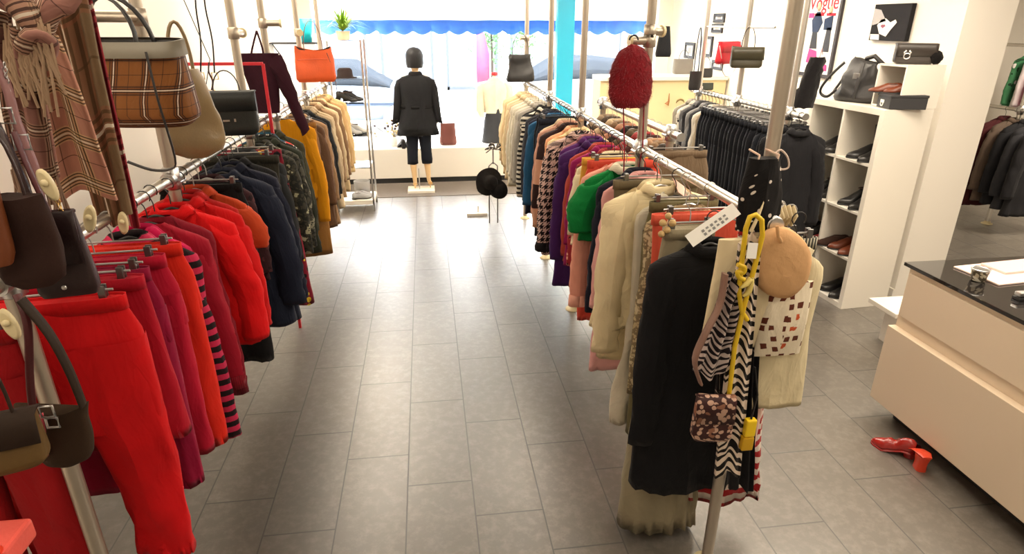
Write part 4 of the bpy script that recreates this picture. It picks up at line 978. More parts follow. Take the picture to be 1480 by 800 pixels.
YEL = mat('yellow_webbing', rgb(222, 186, 30), .5)
o0 = at(1060, 560, 1.58)
e = empty('key_lanyard', o0, 'yellow cord loop draped over the rail end with a knot', 'lanyard')
MB().tube([at(u, v, 1.58)-o0 for u, v in ((1053, 575), (1062, 500), (1076, 440), (1092, 380), (1102, 340), (1101, 318), (1092, 310), (1084, 313), (1078, 330), (1072, 380), (1068, 420), (1072, 450), (1080, 462))], .0075, n=8).build('cord', YEL, e)
MB().tube([at(u, v, 1.575)-o0 for u, v in ((1066, 382), (1076, 386), (1074, 394), (1066, 392), (1068, 400), (1076, 404))], .007, n=8).build('knot', YEL, e)
MB().tube([at(u, v, 1.57)-o0 for u, v in ((1070, 416), (1078, 410), (1086, 402), (1082, 420), (1074, 428))], [.004, .014, .012, .014, .005], n=8, flat=.5).build('tag_leaf', mat('pale_yellow_leather', rgb(226, 206, 120), .5), e)
e = empty('yellow_purse', at(1078, 648, 1.6), 'small yellow purse hanging right of the zebra scarf', 'purse')
MB().box(-.018, .018, -.012, .012, .055, .12, .005).build('top_panel', mat('yellow_leather', rgb(246, 208, 30), .4), e)
MB().box(-.022, .018, -.012, .012, 0, .052, .005).build('lower_panel', mat('mustard_leather', rgb(206, 160, 20), .45), e)
MB().tube([(0, 0, .12), (.02, .02, .2), (.0, .03, .3)], .006, n=6, flat=.4).build('strap', blackleather, e)
# tags
def card(name, label, c, w, h, rot, m=paper_w, marks=0):
    e = empty(name, c, label, 'price tag'); e.rotation_euler = rot
    MB().box(-w/2, w/2, -.0012, .0012, -h/2, h/2).build('card', m, e)
    if marks:
        k = MB()
        for i in range(marks-2):
            for j in (0, 1): k.box(-w*.22+i*w*.09, -w*.22+i*w*.09+w*.05, -.0022, -.0012, -h*.05-j*h*.28+.002*(i % 2), h*.14-j*h*.28)
        k.build('faded_print', mat('grey_ink', (.25, .25, .25), .8), e)
    return e
card('price_tag', 'long white paper tag tied above the cream canvas tote', at(1030, 325, 1.60), .16, .04, (-.6, -.62, .0), marks=8)
card('price_tag', 'small white card hanging inside the yellow cord loop', at(1087, 362, 1.56), .03, .045, (-.2, .1, 0))
card('price_tag', 'pink square card on top of the cream blouse', at(988, 276, 2.38), .1, .1, (-1.1, .6, .2), m=mat('pink_card', rgb(226, 186, 170), .7))
e = empty('ruffled_cloth', at(1124, 310, 1.8), 'bunch of beige ruffled fabric behind the beige beret', 'scarf')
mb = MB()
for k in range(7): mb.tube([(-.05+.016*k, 0, .03), (-.048+.016*k, -.02, 0), (-.045+.016*k, 0, -.035)], [.006, .011, .006], n=8)
mb.noise(.008, 30).build('ruffles', fabric(rgb(206, 188, 150)), e)
strapthing('bead_clip', 'cluster of beige wooden beads on the coral trousers hanger', 'beads', [at(965, 318, 1.95), at(962, 335, 1.95)], .003, CAN, parts=[('beads', MB().ball(at(958, 322, 1.94), .013).ball(at(966, 312, 1.94), .012).ball(at(972, 322, 1.94), .013).ball(at(964, 332, 1.94), .013).ball(at(956, 338, 1.94), .012), mat('beige_bead', rgb(190, 160, 110), .6))])

# ---------------------------------------------------------------- far right hanging bags
RD = leather(rgb(206, 24, 44), .45)
q_ = atx(1050, 92, 2.45)
bag('handbag', q_, 'red leather shoulder bag with chain hanging over the far right rack', .24, .165, .09, RD, rz=.5, hh=1.985-q_.z-.165, hw_=.05, flap=.45, hr=.0025, hm=steel, strap=.2)
q_ = atx(1077, 98, 2.45)
bag('clutch_bag', q_, 'dark olive flap bag hanging right of the red one', .24, .145, .07, leather(rgb(70, 66, 48), .35), rz=-.15, hh=1.985-q_.z-.145, hw_=.05, flap=.6, slant=-.12, cat='bag', hr=.006, hm=dkb)
bag('evening_bag', at(986, 107, 7.4), 'grey textured square bag on the high shelf at the back', .24, .17, .08, leather(rgb(110, 106, 100), .5), hh=.1, handles=1, hm=blackleather, cat='bag')
bag('round_bag', at(1003, 130, 5.5), 'black round bag hanging on a long strap at the end of the far right rack', .11, .16, .05, blackleather, hh=.36, hw_=.02, cat='bag', round_=.9, hr=.008)
bag('handbag', at(1018, 112, 6.9), 'small black handbag on the high shelf at the back', .17, .1, .07, blackleather, hh=.12, handles=1, hw_=.055, cat='bag')
bag('handbag', at(1019, 130, 6.2), 'dark green box bag standing low behind the round black bag', .16, .07, .06, leather(rgb(50, 58, 50), .5), handles=0, cat='bag')
# high shelf carrying the bags, with shoes on the cream plinth below
sh = empty('wall_shelf', (3.1, 7.4, 0), 'white wall shelf unit at the back right carrying bags', 'shelf')
zt7 = at(986, 108, 7.4).z
MB().box(-1.1, .43, -.18, .25, zt7-.05, zt7-.004, .004).build('board', white_l, sh)
MB().box(-1.1, .43, -.14, .2, .0, zt7-.05, .004).build('cabinet', mat('cream_laminate', rgb(232, 214, 170), .6), sh)
e = empty('hair_clip', at(966, 150, 7.2), 'brown pointed ornament mounted on the cream cabinet', 'ornament')
MB().tube([(0, 0, .12), (0, -.0, .03), (-.02, 0, -.01)], [.004, .012, .03], n=8).build('body', leather(rgb(140, 90, 40)), e)
o = MB().tube(arc(0, 0, .05, .3, PI*.95, 10), [.006]*2+[.012]*7+[.006]*2, n=8).build('bracelet', leather(rgb(130, 110, 60))); o.location = at(983, 150, 7.2); tag(o, 'curved green gold bracelet mounted on the cream cabinet', 'bracelet')
# long black fur piece and strap at the shelf end
e = empty('fur_stole', at(1164, 155, 4.3), 'black faux fur stole hanging left of the shoe shelves', 'stole')
rings = [[Vector((lerp(.03, -.03, s)+math.cos(a)*lerp(.055, .085, s), math.sin(a)*.045, .34*(1-s))) for a in [2*PI*i/24 for i in range(25)]] for s in [j/12 for j in range(13)]]
MB().loft(rings, cap0=True, cap1=True).noise(.014, 35).noise(.006, 90, 3).build('body', fabric(rgb(22, 20, 22), rough=1., sheen=.5), e)
MB().tube([(.04, 0, .33), (.05, 0, .4), (.06, 0, .36)], .004, n=6).build('loop', fabric(rgb(190, 150, 150)), e)

# ---------------------------------------------------------------- shoe shelf unit
KZ = 1.47
ks = empty('shoe_shelf', (3.04, 3.89, 0), 'white shelf unit with eight compartments full of shoes', 'shelf', rz=math.radians(4.3))
KD, KW, T_ = .39, .77, .04
fr_ = MB().box(0, KD, 0, T_, 0, KZ, .002).box(0, KD, KW-T_, KW, 0, KZ, .002).box(0, KD, T_, KW-T_, 0, T_, .001).box(0, KD, T_, KW-T_, KZ-T_, KZ, .001)
fr_.build('frame', white_l, ks)
cell = (KZ-2*T_-3*.016)/4; cw = (KW-2*T_-.016)/2
for k in range(3):
    z = T_+cell*(k+1)+.016*k; MB().box(.003, KD-.012, T_, KW-T_, z, z+.016).build('shelf_board', white_l, ks)
MB().box(.003, KD-.012, T_+cw, T_+cw+.016, T_, KZ-T_).build('divider', white_l, ks)
MB().box(KD-.01, KD, T_, KW-T_, T_, KZ-T_).build('back_panel', white_l, ks)
kr = Matrix.Translation((3.04, 3.89, 0)) @ Matrix.Rotation(math.radians(4.3), 4, 'Z')
def shoe(name, loc, rz, label, m, L=.25, shaft=0., heel=.02, sole=None, group=None, toe=.8, open_=False, sc_=1., cat='shoe'):
    e = empty(name, loc, label, cat, rz, group)
    e.scale = (sc_,)*3
    sole = sole or mat('black_rubber', (.02, .02, .02), .6)
    N = 14; rings = []; sr_ = []
    for j in range(N+1):
        s = j/N; x = -L*.45+L*s     # heel to toe
        w = interp([(0, .020), (.06, .030), (.25, .029), (.45, .033), (.7, .043), (.88, .036*toe+.004), (.97, .02*toe+.002), (1, .004)], s)
        hgt = interp([(0, .05), (.1, .068), (.3, .062), (.45, .07 if not open_ else .04), (.6, .056), (.75, .042), (.92, .03), (1, .016)], s)
        lift = heel*interp([(0, 1), (.25, .9), (.55, .25), (.7, 0), (1, .06)], s)
        rings.append([Vector((x, math.cos(a)*w, lift+.006+max(0, math.sin(a)+.35)/1.35*hgt)) for a in [2*PI*i/18 for i in range(19)]])
        sr_.append([Vector((x, math.cos(a)*(w+.003), lift+(.008 if math.sin(a) > 0 else 0))) for a in [2*PI*i/18 for i in range(19)]])
    mb = MB().loft(rings, cap0=True, cap1=True)
    if shaft:
        rr_ = []
        for j in range(9):
            s = j/8; z = heel+.045+shaft*s
            rr_.append([Vector((-L*.26+.004*s+math.cos(a)*lerp(.045, .05, s), math.sin(a)*lerp(.030, .038, s), z)) for a in [2*PI*i/18 for i in range(19)]])
        rr_ += [[Vector((-L*.26+(p.x+L*.26)*.9, p.y*.88, p.z)) for p in rr_[-1]], [Vector((-L*.26+(p.x+L*.26)*.85, p.y*.8, p.z-.06)) for p in rr_[-1]]]
        mb.loft(rr_, cap1=True)
    mb.build('upper', m, e)
    MB().loft(sr_, cap0=True, cap1=True).build('sole', sole, e)
    MB().loft([[Vector((-L*.36+math.cos(a)*(.026+.004*k), math.sin(a)*(.024+.004*k), z)) for a in [2*PI*i/14 for i in range(15)]] for k, z in ((0, 0), (1, heel+.004))], cap0=True, cap1=True).build('heel', sole, e)
    if not shaft and not open_:
        MB().loft([[Vector((-L*.16+math.cos(a)*.055*k, math.sin(a)*.024*k, heel*.8+z)) for a in [2*PI*i/18 for i in range(19)]] for k, z in ((1.0, .060), (.86, .066), (.7, .045))], cap1=True).build('lining', mat('dark_lining', (.09, .06, .05), .9), e)
    return e
def inshelf(col, row, dx, dy):     # row 0 = top; col 0 = far (left in the photo), 1 = near
    z = T_+(3-row)*(cell+.016)+(0 if row == 3 else .0)
    y0 = T_+(cw+.016)*(1-col)
    return kr @ Vector((dx, y0+dy, z+.001))
BR = leather(rgb(110, 50, 24), .35); BK = mat('polished_black_leather', (.015, .014, .014), .3, bump=.1); SU = leather(rgb(60, 38, 30), .8)
RDD = leather(rgb(120, 24, 24), .35)
def pair(col, row, lb, m, k0=.1, gap=.11, rz=PI, **k):
    for i, w in enumerate(('left', 'right')):
        shoe(k.get('nm', 'shoe'), inshelf(col, row, .145+.02*i, k0+gap*i), rz+.12*(1-2*i), lb + (', farther of the pair' if i else ', nearer of the pair'), m, sc_=1.15, **{a: b for a, b in k.items() if a != 'nm'})
pair(0, 0, 'black ankle boot in the top left compartment', BK, shaft=.1, heel=.035, cat='boot', nm='ankle_boot')
pair(1, 0, 'black Chelsea boot in the top right compartment', BK, shaft=.13, heel=.03, cat='boot', nm='ankle_boot')
pair(0, 1, 'black pump in the second row left compartment', BK, heel=.05, toe=.6, L=.23)
pair(1, 1, 'black strap shoe in the second row right compartment', BK, heel=.06, toe=.5, L=.24)
pair(0, 2, 'black loafer in the third row left compartment', BK, heel=.02, L=.23, k0=.17, gap=.09)
pair(1, 2, 'tan brown loafer in the third row right compartment', BR, heel=.02, k0=.1)
shoe('shoe', inshelf(0, 2, .14, .07), PI, 'dark red shoe beside the black loafers in the third row', RDD, heel=.02)
shoe('shoe', inshelf(1, 2, .10, .3), PI-.3, 'dark brown shoe behind the tan loafers in the third row', SU, heel=.02)
pair(0, 3, 'dark slipper in the bottom left compartment', SU, heel=.015)
pair(1, 3, 'black brogue in the bottom right compartment', BK, heel=.025, k0=.1, gap=.12)
# things on top
tpz = KZ+.002
cb = empty('cubby_box', kr @ Vector((.1, .0, tpz)), 'small open white box standing on the shoe shelf unit', 'box', rz=math.radians(4.3))
MB().box(0, .3, -.0, .012, 0, .28).box(0, .3, .24, .252, 0, .28).box(0, .3, .012, .24, 0, .012).box(0, .3, .012, .24, .268, .28).box(.288, .3, .012, .24, .012, .268).build('carcass', white_l, cb)
b = bag('handbag', kr @ Vector((.25, .13, tpz+.283)), 'black quilted flap bag with silver bird clasp on the small white box', .24, .125, .1, leather(rgb(58, 52, 48), .4), rz=-.45, flap=.6, handles=0, dt=.08, round_=.3)
em = MB().tube(arc(-.055, .05, .018, 0, 2*PI, 14, y=-.052)[:-1], .004, n=6, closed=True)
for s in (-1, 1):
    em.tube([(-.055+s*.014, -.054, .062), (-.055+s*.02, -.054, .074), (-.055+s*.008, -.055, .082), (-.055+s*.016, -.054, .088)], [.003, .006, .004, .0015], n=6)
em.build('bird_clasp', mat('bright_silver', (.85, .85, .85), .25, .8), b)
e = empty('pompom', kr @ Vector((.34, .04, tpz+.325)), 'black fur pompom beside the quilted bag', 'pompom')
MB().ball((0, 0, 0), .042, 16).noise(.012, 50).build('fur', fabric(rgb(16, 14, 14), rough=1.), e)
bb = empty('shoe_box', kr @ Vector((.05, .06, tpz)), 'black box with a white square clasp on the shoe shelf unit', 'box', rz=math.radians(-12))
bxm = mat('black_card', (.035, .035, .038), .5)
MB().box(0, .24, -.05, .13, 0, .075, .003).build('base', bxm, bb)
MB().box(-.003, .243, -.053, .133, .076, .092, .002).build('lid', bxm, bb)
lg = MB().box(-.006, -.001, .03, .075, .035, .055); lg.tube([(-.005, .0525+.016*math.cos(a), .028+.014*math.sin(a)) for a in [2*PI*i/14 for i in range(14)]], .004, n=6, closed=True)
lg.build('clasp_emblem', paper_w, bb)
for i in range(2):
    shoe('shoe', kr @ Vector((.12+.05*i, .16-.08*i, tpz+.093)), PI-.6, ('farther' if not i else 'nearer')+' of two tan leather shoes on the black box', BR, heel=.015, sc_=.8)
b = bag('weekend_bag', kr @ Vector((.17, .47, tpz)), 'large slouchy black leather bag on top of the shoe shelf unit', .4, .3, .22, blackleather, rz=-1.1, wt=.17, dt=.07, hh=.02, handles=0, round_=.9, cat='bag', sag=.02, slouch=.05)
for s in (-1, 1): MB().tube([(-.1, s*.06, .2), (-.15, s*.09, .14), (-.2, s*.1, .07), (-.21, s*.08, .03), (-.15, s*.1, .02), (-.1, s*.1, .06)], .008, n=8).xf(Matrix.Diagonal((1.15,1.15,1.36,1))).build('handle', blackleather, b)
MB().tube([(.02, -.06, .2), (.03, -.1, .12), (.02, -.1, .02)], .012, n=6, flat=.3).xf(Matrix.Diagonal((1.15,1.15,1.36,1))).build('strap', blackleather, b)
MB().box(-.01, .03, -.1, -.085, .12, .15, .003).xf(Matrix.Diagonal((1.15,1.15,1.36,1))).build('buckle', steel, b)
MB().tube([(.0, .0, .22), (.06, -.02, .235), (.13, -.02, .19)], .012, n=8).xf(Matrix.Diagonal((1.15,1.15,1.36,1))).build('rolled_top', blackleather, b)
# small white platform between unit and counter
pl = empty('white_platform', (2.93, 3.42, 0), 'low white platform between shoe shelves and counter', 'platform')
pz = .3
a_ = atz(1256, 430, pz); c_ = atz(1297, 454, pz)
MB().box(a_.x-2.93, a_.x-2.93+.6, c_.y-3.42, a_.y-3.42, pz-.03, pz, .002).build('top_board', white_l, pl)
MB().box(a_.x-2.93+.12, a_.x-2.93+.55, c_.y-3.42+.06, a_.y-3.42-.03, 0, pz-.03).build('base', white_l, pl)
# ---------------------------------------------------------------- counter
ct = empty('shop_counter', (2.4, 2.64, 0), 'cream shop counter with black glass top at the right edge', 'counter')
lam = mat('cream_counter_laminate', rgb(222, 204, 180), .5, bump=.04)
def cbx(mb, x0, x1, y0, y1, z0, z1, b=.002): return mb.box(x0-2.4, x1-2.4, y0-2.64, y1-2.64, z0, z1, b)
cbx(MB(), 2.40, 3.25, 1.80, 2.64, .09, .862).build('carcass', lam, ct)
cbx(MB(), 2.40, 3.25, .7, 1.785, .09, .862).build('carcass', lam, ct)
for (y0, y1) in ((1.80, 2.62), (.7, 1.785)):
    cbx(MB(), 2.385, 2.4, y0+.02, y1, .60, .835, .002).build('upper_panel', lam, ct)
    cbx(MB(), 2.355, 2.4, y0, y1+.02, .10, .535, .003).build('lower_drawer', lam, ct)
cbx(MB(), 2.46, 3.2, .7, 2.56, 0, .09, .001).build('plinth', mat('black_plinth', (.02, .02, .02), .5), ct)
cbx(MB(), 2.375, 3.25, .7, 2.66, .864, .882, .002).build('glass_top', mat('black_glass', (.012, .011, .012), .04, coat=1.), ct)
cup = empty('cup', atz(1413, 405, .883), 'small silver and white patterned tea light cup on the black counter top', 'cup')
MB().lathe([(.022, 0), (.03, .004), (.037, .05), (.039, .058), (.035, .058), (.032, .04), (.02, .012)], n=24).build('body', fabric(rgb(206, 196, 170), 'snake', rgb(90, 80, 60), rgb(230, 226, 210), s=.5, rough=.3), cup)
MB().lathe([(.033, .038), (.001, .040)], n=20).build('wax', mat('dark_wax', (.1, .09, .09), .4), cup)
MB().lathe([(.0385, .054), (.0405, .058), (.0385, .062), (.034, .058)], n=24).build('rim', steel, cup)
pk = mat('pale_pink_card_reflection', rgb(240, 216, 206), .35)
fo = empty('carton_reflection', atz(1452, 392, .883), 'pale pink flat carton spread to imitate a reflection on the counter top', 'carton', rz=.1)
MB().box(-.2, .42, -.14, .1, 0, .008, .002).build('base', pk, fo)  # thin wide sheet, its pink stands in for the reflection in the glass top
MB().box(-.06, .42, -.05, .08, .009, .02, .002).build('lid', mat('rosy_card', rgb(226, 190, 184), .35), fo)
e = empty('stapler', atz(1476, 432, .883), 'silver and black stapler at the right edge of the counter top', 'stapler')
MB().box(-.03, .09, -.02, .02, 0, .012, .003).build('base', blackhang, e); MB().box(-.028, .085, -.016, .016, .018, .036, .005).build('arm', steel, e)
# red heeled mules on the floor
RDM = mat('red_patent_leather', rgb(150, 24, 20), .25, coat=.5)
m1 = atz(1290, 655, 0)
shoe('mule', (m1.x+.02, m1.y+.02, 0), 2.3, 'red leather mule with woven toe on the floor, toe pointing to the aisle', RDM, heel=.03, sole=RDM, cat='shoe', open_=True, toe=.6, L=.19)
e = empty('mule', (m1.x+.05, m1.y-.12, 0), 'red block heeled mule behind the other one beside the counter plinth', 'shoe', rz=1.3)
HE = mat('orange_red_heel', rgb(206, 62, 34), .35)
MB().loft([[Vector((sgnpow(math.cos(a), .6)*r, sgnpow(math.sin(a), .6)*r*.8, z)) for a in [2*PI*i/20 for i in range(21)]] for r, z in ((.030, 0), (.028, .04), (.036, .085))], cap0=True, cap1=True).build('heel', HE, e)
MB().loft([[Vector((x, math.cos(a)*w, z+math.sin(a)*.006)) for a in [2*PI*i/14 for i in range(15)]] for x, w, z in ((-.04, .02, .09), (0, .034, .092), (.05, .032, .075), (.11, .038, .03), (.16, .04, .012), (.2, .018, .01))], cap0=True, cap1=True).build('footbed', HE, e)
MB().loft([[Vector((x, math.cos(a)*w, z+max(-.1, math.sin(a))*h)) for a in [2*PI*i/14 for i in range(15)]] for x, w, z, h in ((.09, .04, .045, .035), (.13, .042, .022, .04), (.17, .04, .012, .03), (.21, .02, .01, .014))], cap1=True).build('upper', RDM, e)

# ---------------------------------------------------------------- wall pictures
def frame(label, y0, y1, z0, z1, fm, fw=.03, x=XR, cat='picture', name='framed_picture'):
    e = empty(name, (x, (y0+y1)/2, z0), label, cat); h = z1-z0; a = (y1-y0)/2
    MB().box(-.025, 0, -a, -a+fw, 0, h).box(-.025, 0, a-fw, a, 0, h).box(-.025, 0, -a+fw, a-fw, 0, fw).box(-.025, 0, -a+fw, a-fw, h-fw, h).build('frame', fm, e)
    MB().box(-.012, -.002, -a+fw, a-fw, fw, h-fw).build('sheet', paper_w, e)
    return e, a, h
fblk = mat('dark_grey_frame', (.05, .045, .05), .6)
def blob(mb, cy, cz, pts, x=-.014):
    k = [(x, cy+p[0], cz+p[1]) for p in pts]; q = [(x-.0015, cy+p[0], cz+p[1]) for p in pts]; n = len(k)
    mb.add(k+q, [tuple(range(n)), tuple(reversed(range(n, 2*n)))]+[(i, i+n, (i+1) % n+n, (i+1) % n) for i in range(n)], smooth=False); return mb
po, a, h = frame('tall framed fashion poster with pink lettering on the right wall', 5.30, 5.86, 1.555, 2.33, fblk, .03)
def text(s, name, parent, size, loc, m, ext=.001):
    cu = bpy.data.curves.new(name, 'FONT'); cu.body = s; cu.size = size; cu.extrude = ext; cu.align_x = 'CENTER'
    o = bpy.data.objects.new(name, cu); C.objects.link(o)
    me = bpy.data.meshes.new_from_object(o.evaluated_get(bpy.context.evaluated_depsgraph_get()))
    bpy.data.objects.remove(o); o = bpy.data.objects.new(name, me); C.objects.link(o); me.materials.clear(); me.materials.append(m)
    o.parent = parent; o.location = loc; o.rotation_euler = (PI/2, 0, -PI/2); return o
pinkm = mat('pink_ink', rgb(196, 36, 56), .8); inkb = mat('blue_grey_ink', rgb(44, 58, 84), .8); inkd = mat('black_ink', (.03, .03, .035), .6); hotp = mat('hot_pink_ink', rgb(230, 60, 130), .6); skinp = mat('printed_skin', rgb(224, 180, 150), .6); greyp = mat('grey_ink_block', (.4, .38, .38), .6)
text('Vogue', 'lettering', po, .17, (-.014, 0, h-.205), pinkm)
mb = MB(); blob(mb, .06, h-.26, [(-.09, 0), (.05, 0), (.05, .022), (-.09, .022)]); blob(mb, -.13, h-.26, [(-.07, 0), (.06, 0), (.06, .022), (-.07, .022)]); mb.build('small_lines', pinkm, po)
blob(blob(MB(), .06, .38, [(-.045, 0), (.045, 0), (.08, .1), (.02, .17), (-.03, .17), (-.09, .08)]), -.12, .40, [(-.06, 0), (.06, 0), (.07, .09), (-.05, .12)]).build('figure_jackets', inkb, po)
blob(blob(MB(), .06, .24, [(-.06, 0), (.05, 0), (.04, .14), (-.03, .14)]), -.14, .22, [(-.05, 0), (.05, 0), (.03, .2), (-.03, .2)]).build('figure_skirts', inkd, po)
blob(blob(blob(MB(), .05, .10, [(-.1, 0), (.08, .02), (.06, .14), (-.06, .12)]), -.15, .06, [(-.06, 0), (.07, 0), (.05, .07), (-.05, .05)]), .16, .5, [(-.04, 0), (.04, 0), (.04, .04), (-.04, .04)]).build('pink_patches', hotp, po)
mb = MB(); mb.add([(-.015, .06+.03*math.cos(t_), .59+.035*math.sin(t_)) for t_ in [2*PI*i/16 for i in range(16)]], [tuple(range(16))]); mb.add([(-.015, -.12+.028*math.cos(t_), .56+.033*math.sin(t_)) for t_ in [2*PI*i/16 for i in range(16)]], [tuple(range(16))]); mb.build('figure_faces', skinp, po, solid=.001)
# canvas: dark picture with a pale face and lips
cv = empty('canvas_picture', (XR, 4.66, 1.885), 'dark canvas picture of a pale face with red lips on the right wall', 'picture')
MB().box(-.035, 0, -.2, .2, 0, .26, .002).build('canvas', mat('dark_painted_canvas', (.008, .007, .008), .8), cv)
blob(blob(MB(), .04, .05, [(-.03, -.02), (.05, 0), (.09, .06), (.06, .10), (.01, .11), (-.05, .08), (-.1, .10), (-.12, .08), (-.07, .03)], x=-.036), .13, .015, [(-.05, -.01), (.05, -.01), (.06, .03), (-.04, .03)], x=-.036).build('pale_shape', paper_w, cv)
blob(blob(MB(), .06, .105, [(-.028, 0), (0, -.016), (.028, 0), (.012, .012), (0, .008), (-.012, .012)], x=-.039), .06, .1, [(-.001, 0)]*3, x=-.039).build('lips', mat('plum_lips', rgb(130, 40, 70), .5), cv)
blob(MB(), .14, .17, [(-.1, -.03), (.05, -.06), (.055, .06), (-.02, .05)], x=-.036).build('grey_shape', greyp, cv)
# row of tiny frames
for (u, v, y, w, hh_, lb) in ((1041, 26, 7.6, .13, .10, 'upper of two tiny black framed pictures at the back'), (1038, 41, 7.6, .13, .10, 'lower of two tiny black framed pictures at the back'), (1023, 67, 7.9, .14, .24, 'small portrait frame left of the red bag'), (998, 73, 8.5, .14, .2, 'small portrait frame above the grey bag'), (1038, 94, 7.4, .13, .11, 'tiny black frame just below the red bag')):
    p = atx(u, v, XR)
    e, a, h = frame(lb, p.y-w*1.1, p.y+w*1.1, p.z-hh_/2, p.z+hh_/2, inkd, .035)
    MB().box(-.014, -.012, -a*.35, a*.35, h*.3, h*.7).build('print', greyp, e)

# ---------------------------------------------------------------- glass shelf unit with plant
gx0, gx1, gy0, gy1 = -1.05, -.655, 7.05, 7.45
su = empty('glass_shelf_unit', (-.85, 7.25, 0), 'tall metal and glass shelf unit at the end of the left rack', 'shelf')
gm = mat('unit_glass', (.8, .85, .85), .08, spec=.5)
for xx in (gx0, gx1):
    for yy in (gy0, gy1):
        MB().box(xx+.85-.01, xx+.85+.01, yy-7.25-.01, yy-7.25+.01, 0, 1.84).build('upright', steel, su)
MB().box(gx0+.84, gx1+.86, gy0-7.26, gy1-7.24, .08, .13, .003).build('base_tray', white_l, su)
for z in (.5, .85, 1.2, 1.45, 1.83):
    MB().box(gx0+.855, gx1+.845, gy0-7.245, gy1-7.255, z-.004, z+.004).build('shelf_board', glass_m if z < 1.8 else gm, su)
pt = empty('spider_plant', (-.84, 7.2, 1.836), 'bright green spider plant in a pot on top of the glass shelf unit', 'plant')
MB().lathe([(.05, 0), (.06, .005), (.075, .09), (.07, .09), (.06, .07)], n=20, cap1=True).build('pot', mat('pale_pot', (.75, .6, .4), .5), pt)
lf = MB()
for k in range(120):
    a = random.uniform(0, 2*PI); L = random.uniform(.2, .42); el = random.uniform(.5, 1.35)
    pts = []
    for j in range(7):
        s = j/6; r = L*s*math.cos(el)*(1+.3*s); z = .09+L*s*math.sin(el)*(1-.85*s**1.6*(1.5-el)*1.1)
        pts.append(Vector((math.cos(a)*r, math.sin(a)*r, z)))
    q = Vector((-math.sin(a), math.cos(a), 0))
    V = []
    for j, p in enumerate(pts):
        w = .008*(1-(j/6)**2)+.0008; V += [p-q*w, p+q*w]
    lf.add(V, [(2*j, 2*j+1, 2*j+3, 2*j+2) for j in range(6)])
tag(lf.build('leaves', mat('yellow_green_leaf', rgb(128, 168, 44), .5, var=.3, vscale=14), pt), kind='stuff')
e = empty('hat', (-.86, 7.2, 1.455), 'dark brown felt hat on the upper glass shelf', 'hat')
MB().lathe([(.12, 0), (.125, .006), (.085, .012), (.078, .08), (.06, .1), (.001, .095)], n=26).build('crown', fabric(rgb(52, 40, 38)), e)
MB().lathe([(.0795, .015), (.079, .035)], n=26, cap0=False, cap1=False).build('band', blackleather, e)
for i in range(2): shoe('shoe', (-.87+.06*i, 7.15+.1*i, 1.205), .2, ('black pump on the middle glass shelf, left one', 'black pump on the middle glass shelf, right one')[i], BK, heel=.05, toe=.5, L=.22)
for i in range(2): shoe('shoe', (-.85+.07*i, 7.15+.1*i, .855), .1, ('silver grey shoe on the lower glass shelf, left one', 'silver grey shoe on the lower glass shelf, right one')[i], mat('silver_leather', (.4, .4, .4), .35), heel=.05, toe=.5, L=.22)
e = empty('basket', (-.80, 7.33, .131), 'grey cube basket on the base tray of the glass shelf unit', 'basket')
MB().lathe([(.07, 0), (.085, .003), (.095, .16), (.088, .16), (.08, .02)], n=24).build('body', mat('grey_basket', (.3, .29, .28), .8, bump=.8, bscale=60), e)
for i in range(2): shoe('ballet_flat', (-.80+.02*i, 7.12+.07*i, .132), .3, ('grey flat shoe on the base tray, front one', 'grey flat shoe on the base tray, rear one')[i], mat('grey_suede', (.35, .35, .36), .8), heel=.008, L=.22)
vp = at(443, 61, 7.5)
e = empty('vase', vp, 'turquoise tall vase behind the far left post', 'vase')
MB().lathe([(.05, 0), (.06, .0), (.085, .24), (.08, .24), (.05, .02)], n=24).build('body', mat('turquoise_glaze', rgb(30, 190, 210), .3), e)
wsf = empty('wall_bracket_shelf', (-1.35, 7.5, vp.z-.037), 'thin dark shelf under the turquoise vase', 'shelf')
MB().box(-.3, .22, -.1, .1, .02, .036, .001).build('board', inkd, wsf)
MB().tube([(-.29, 0, .02), (-.2, 0, -.12)], .006, n=6).build('bracket', inkd, wsf)

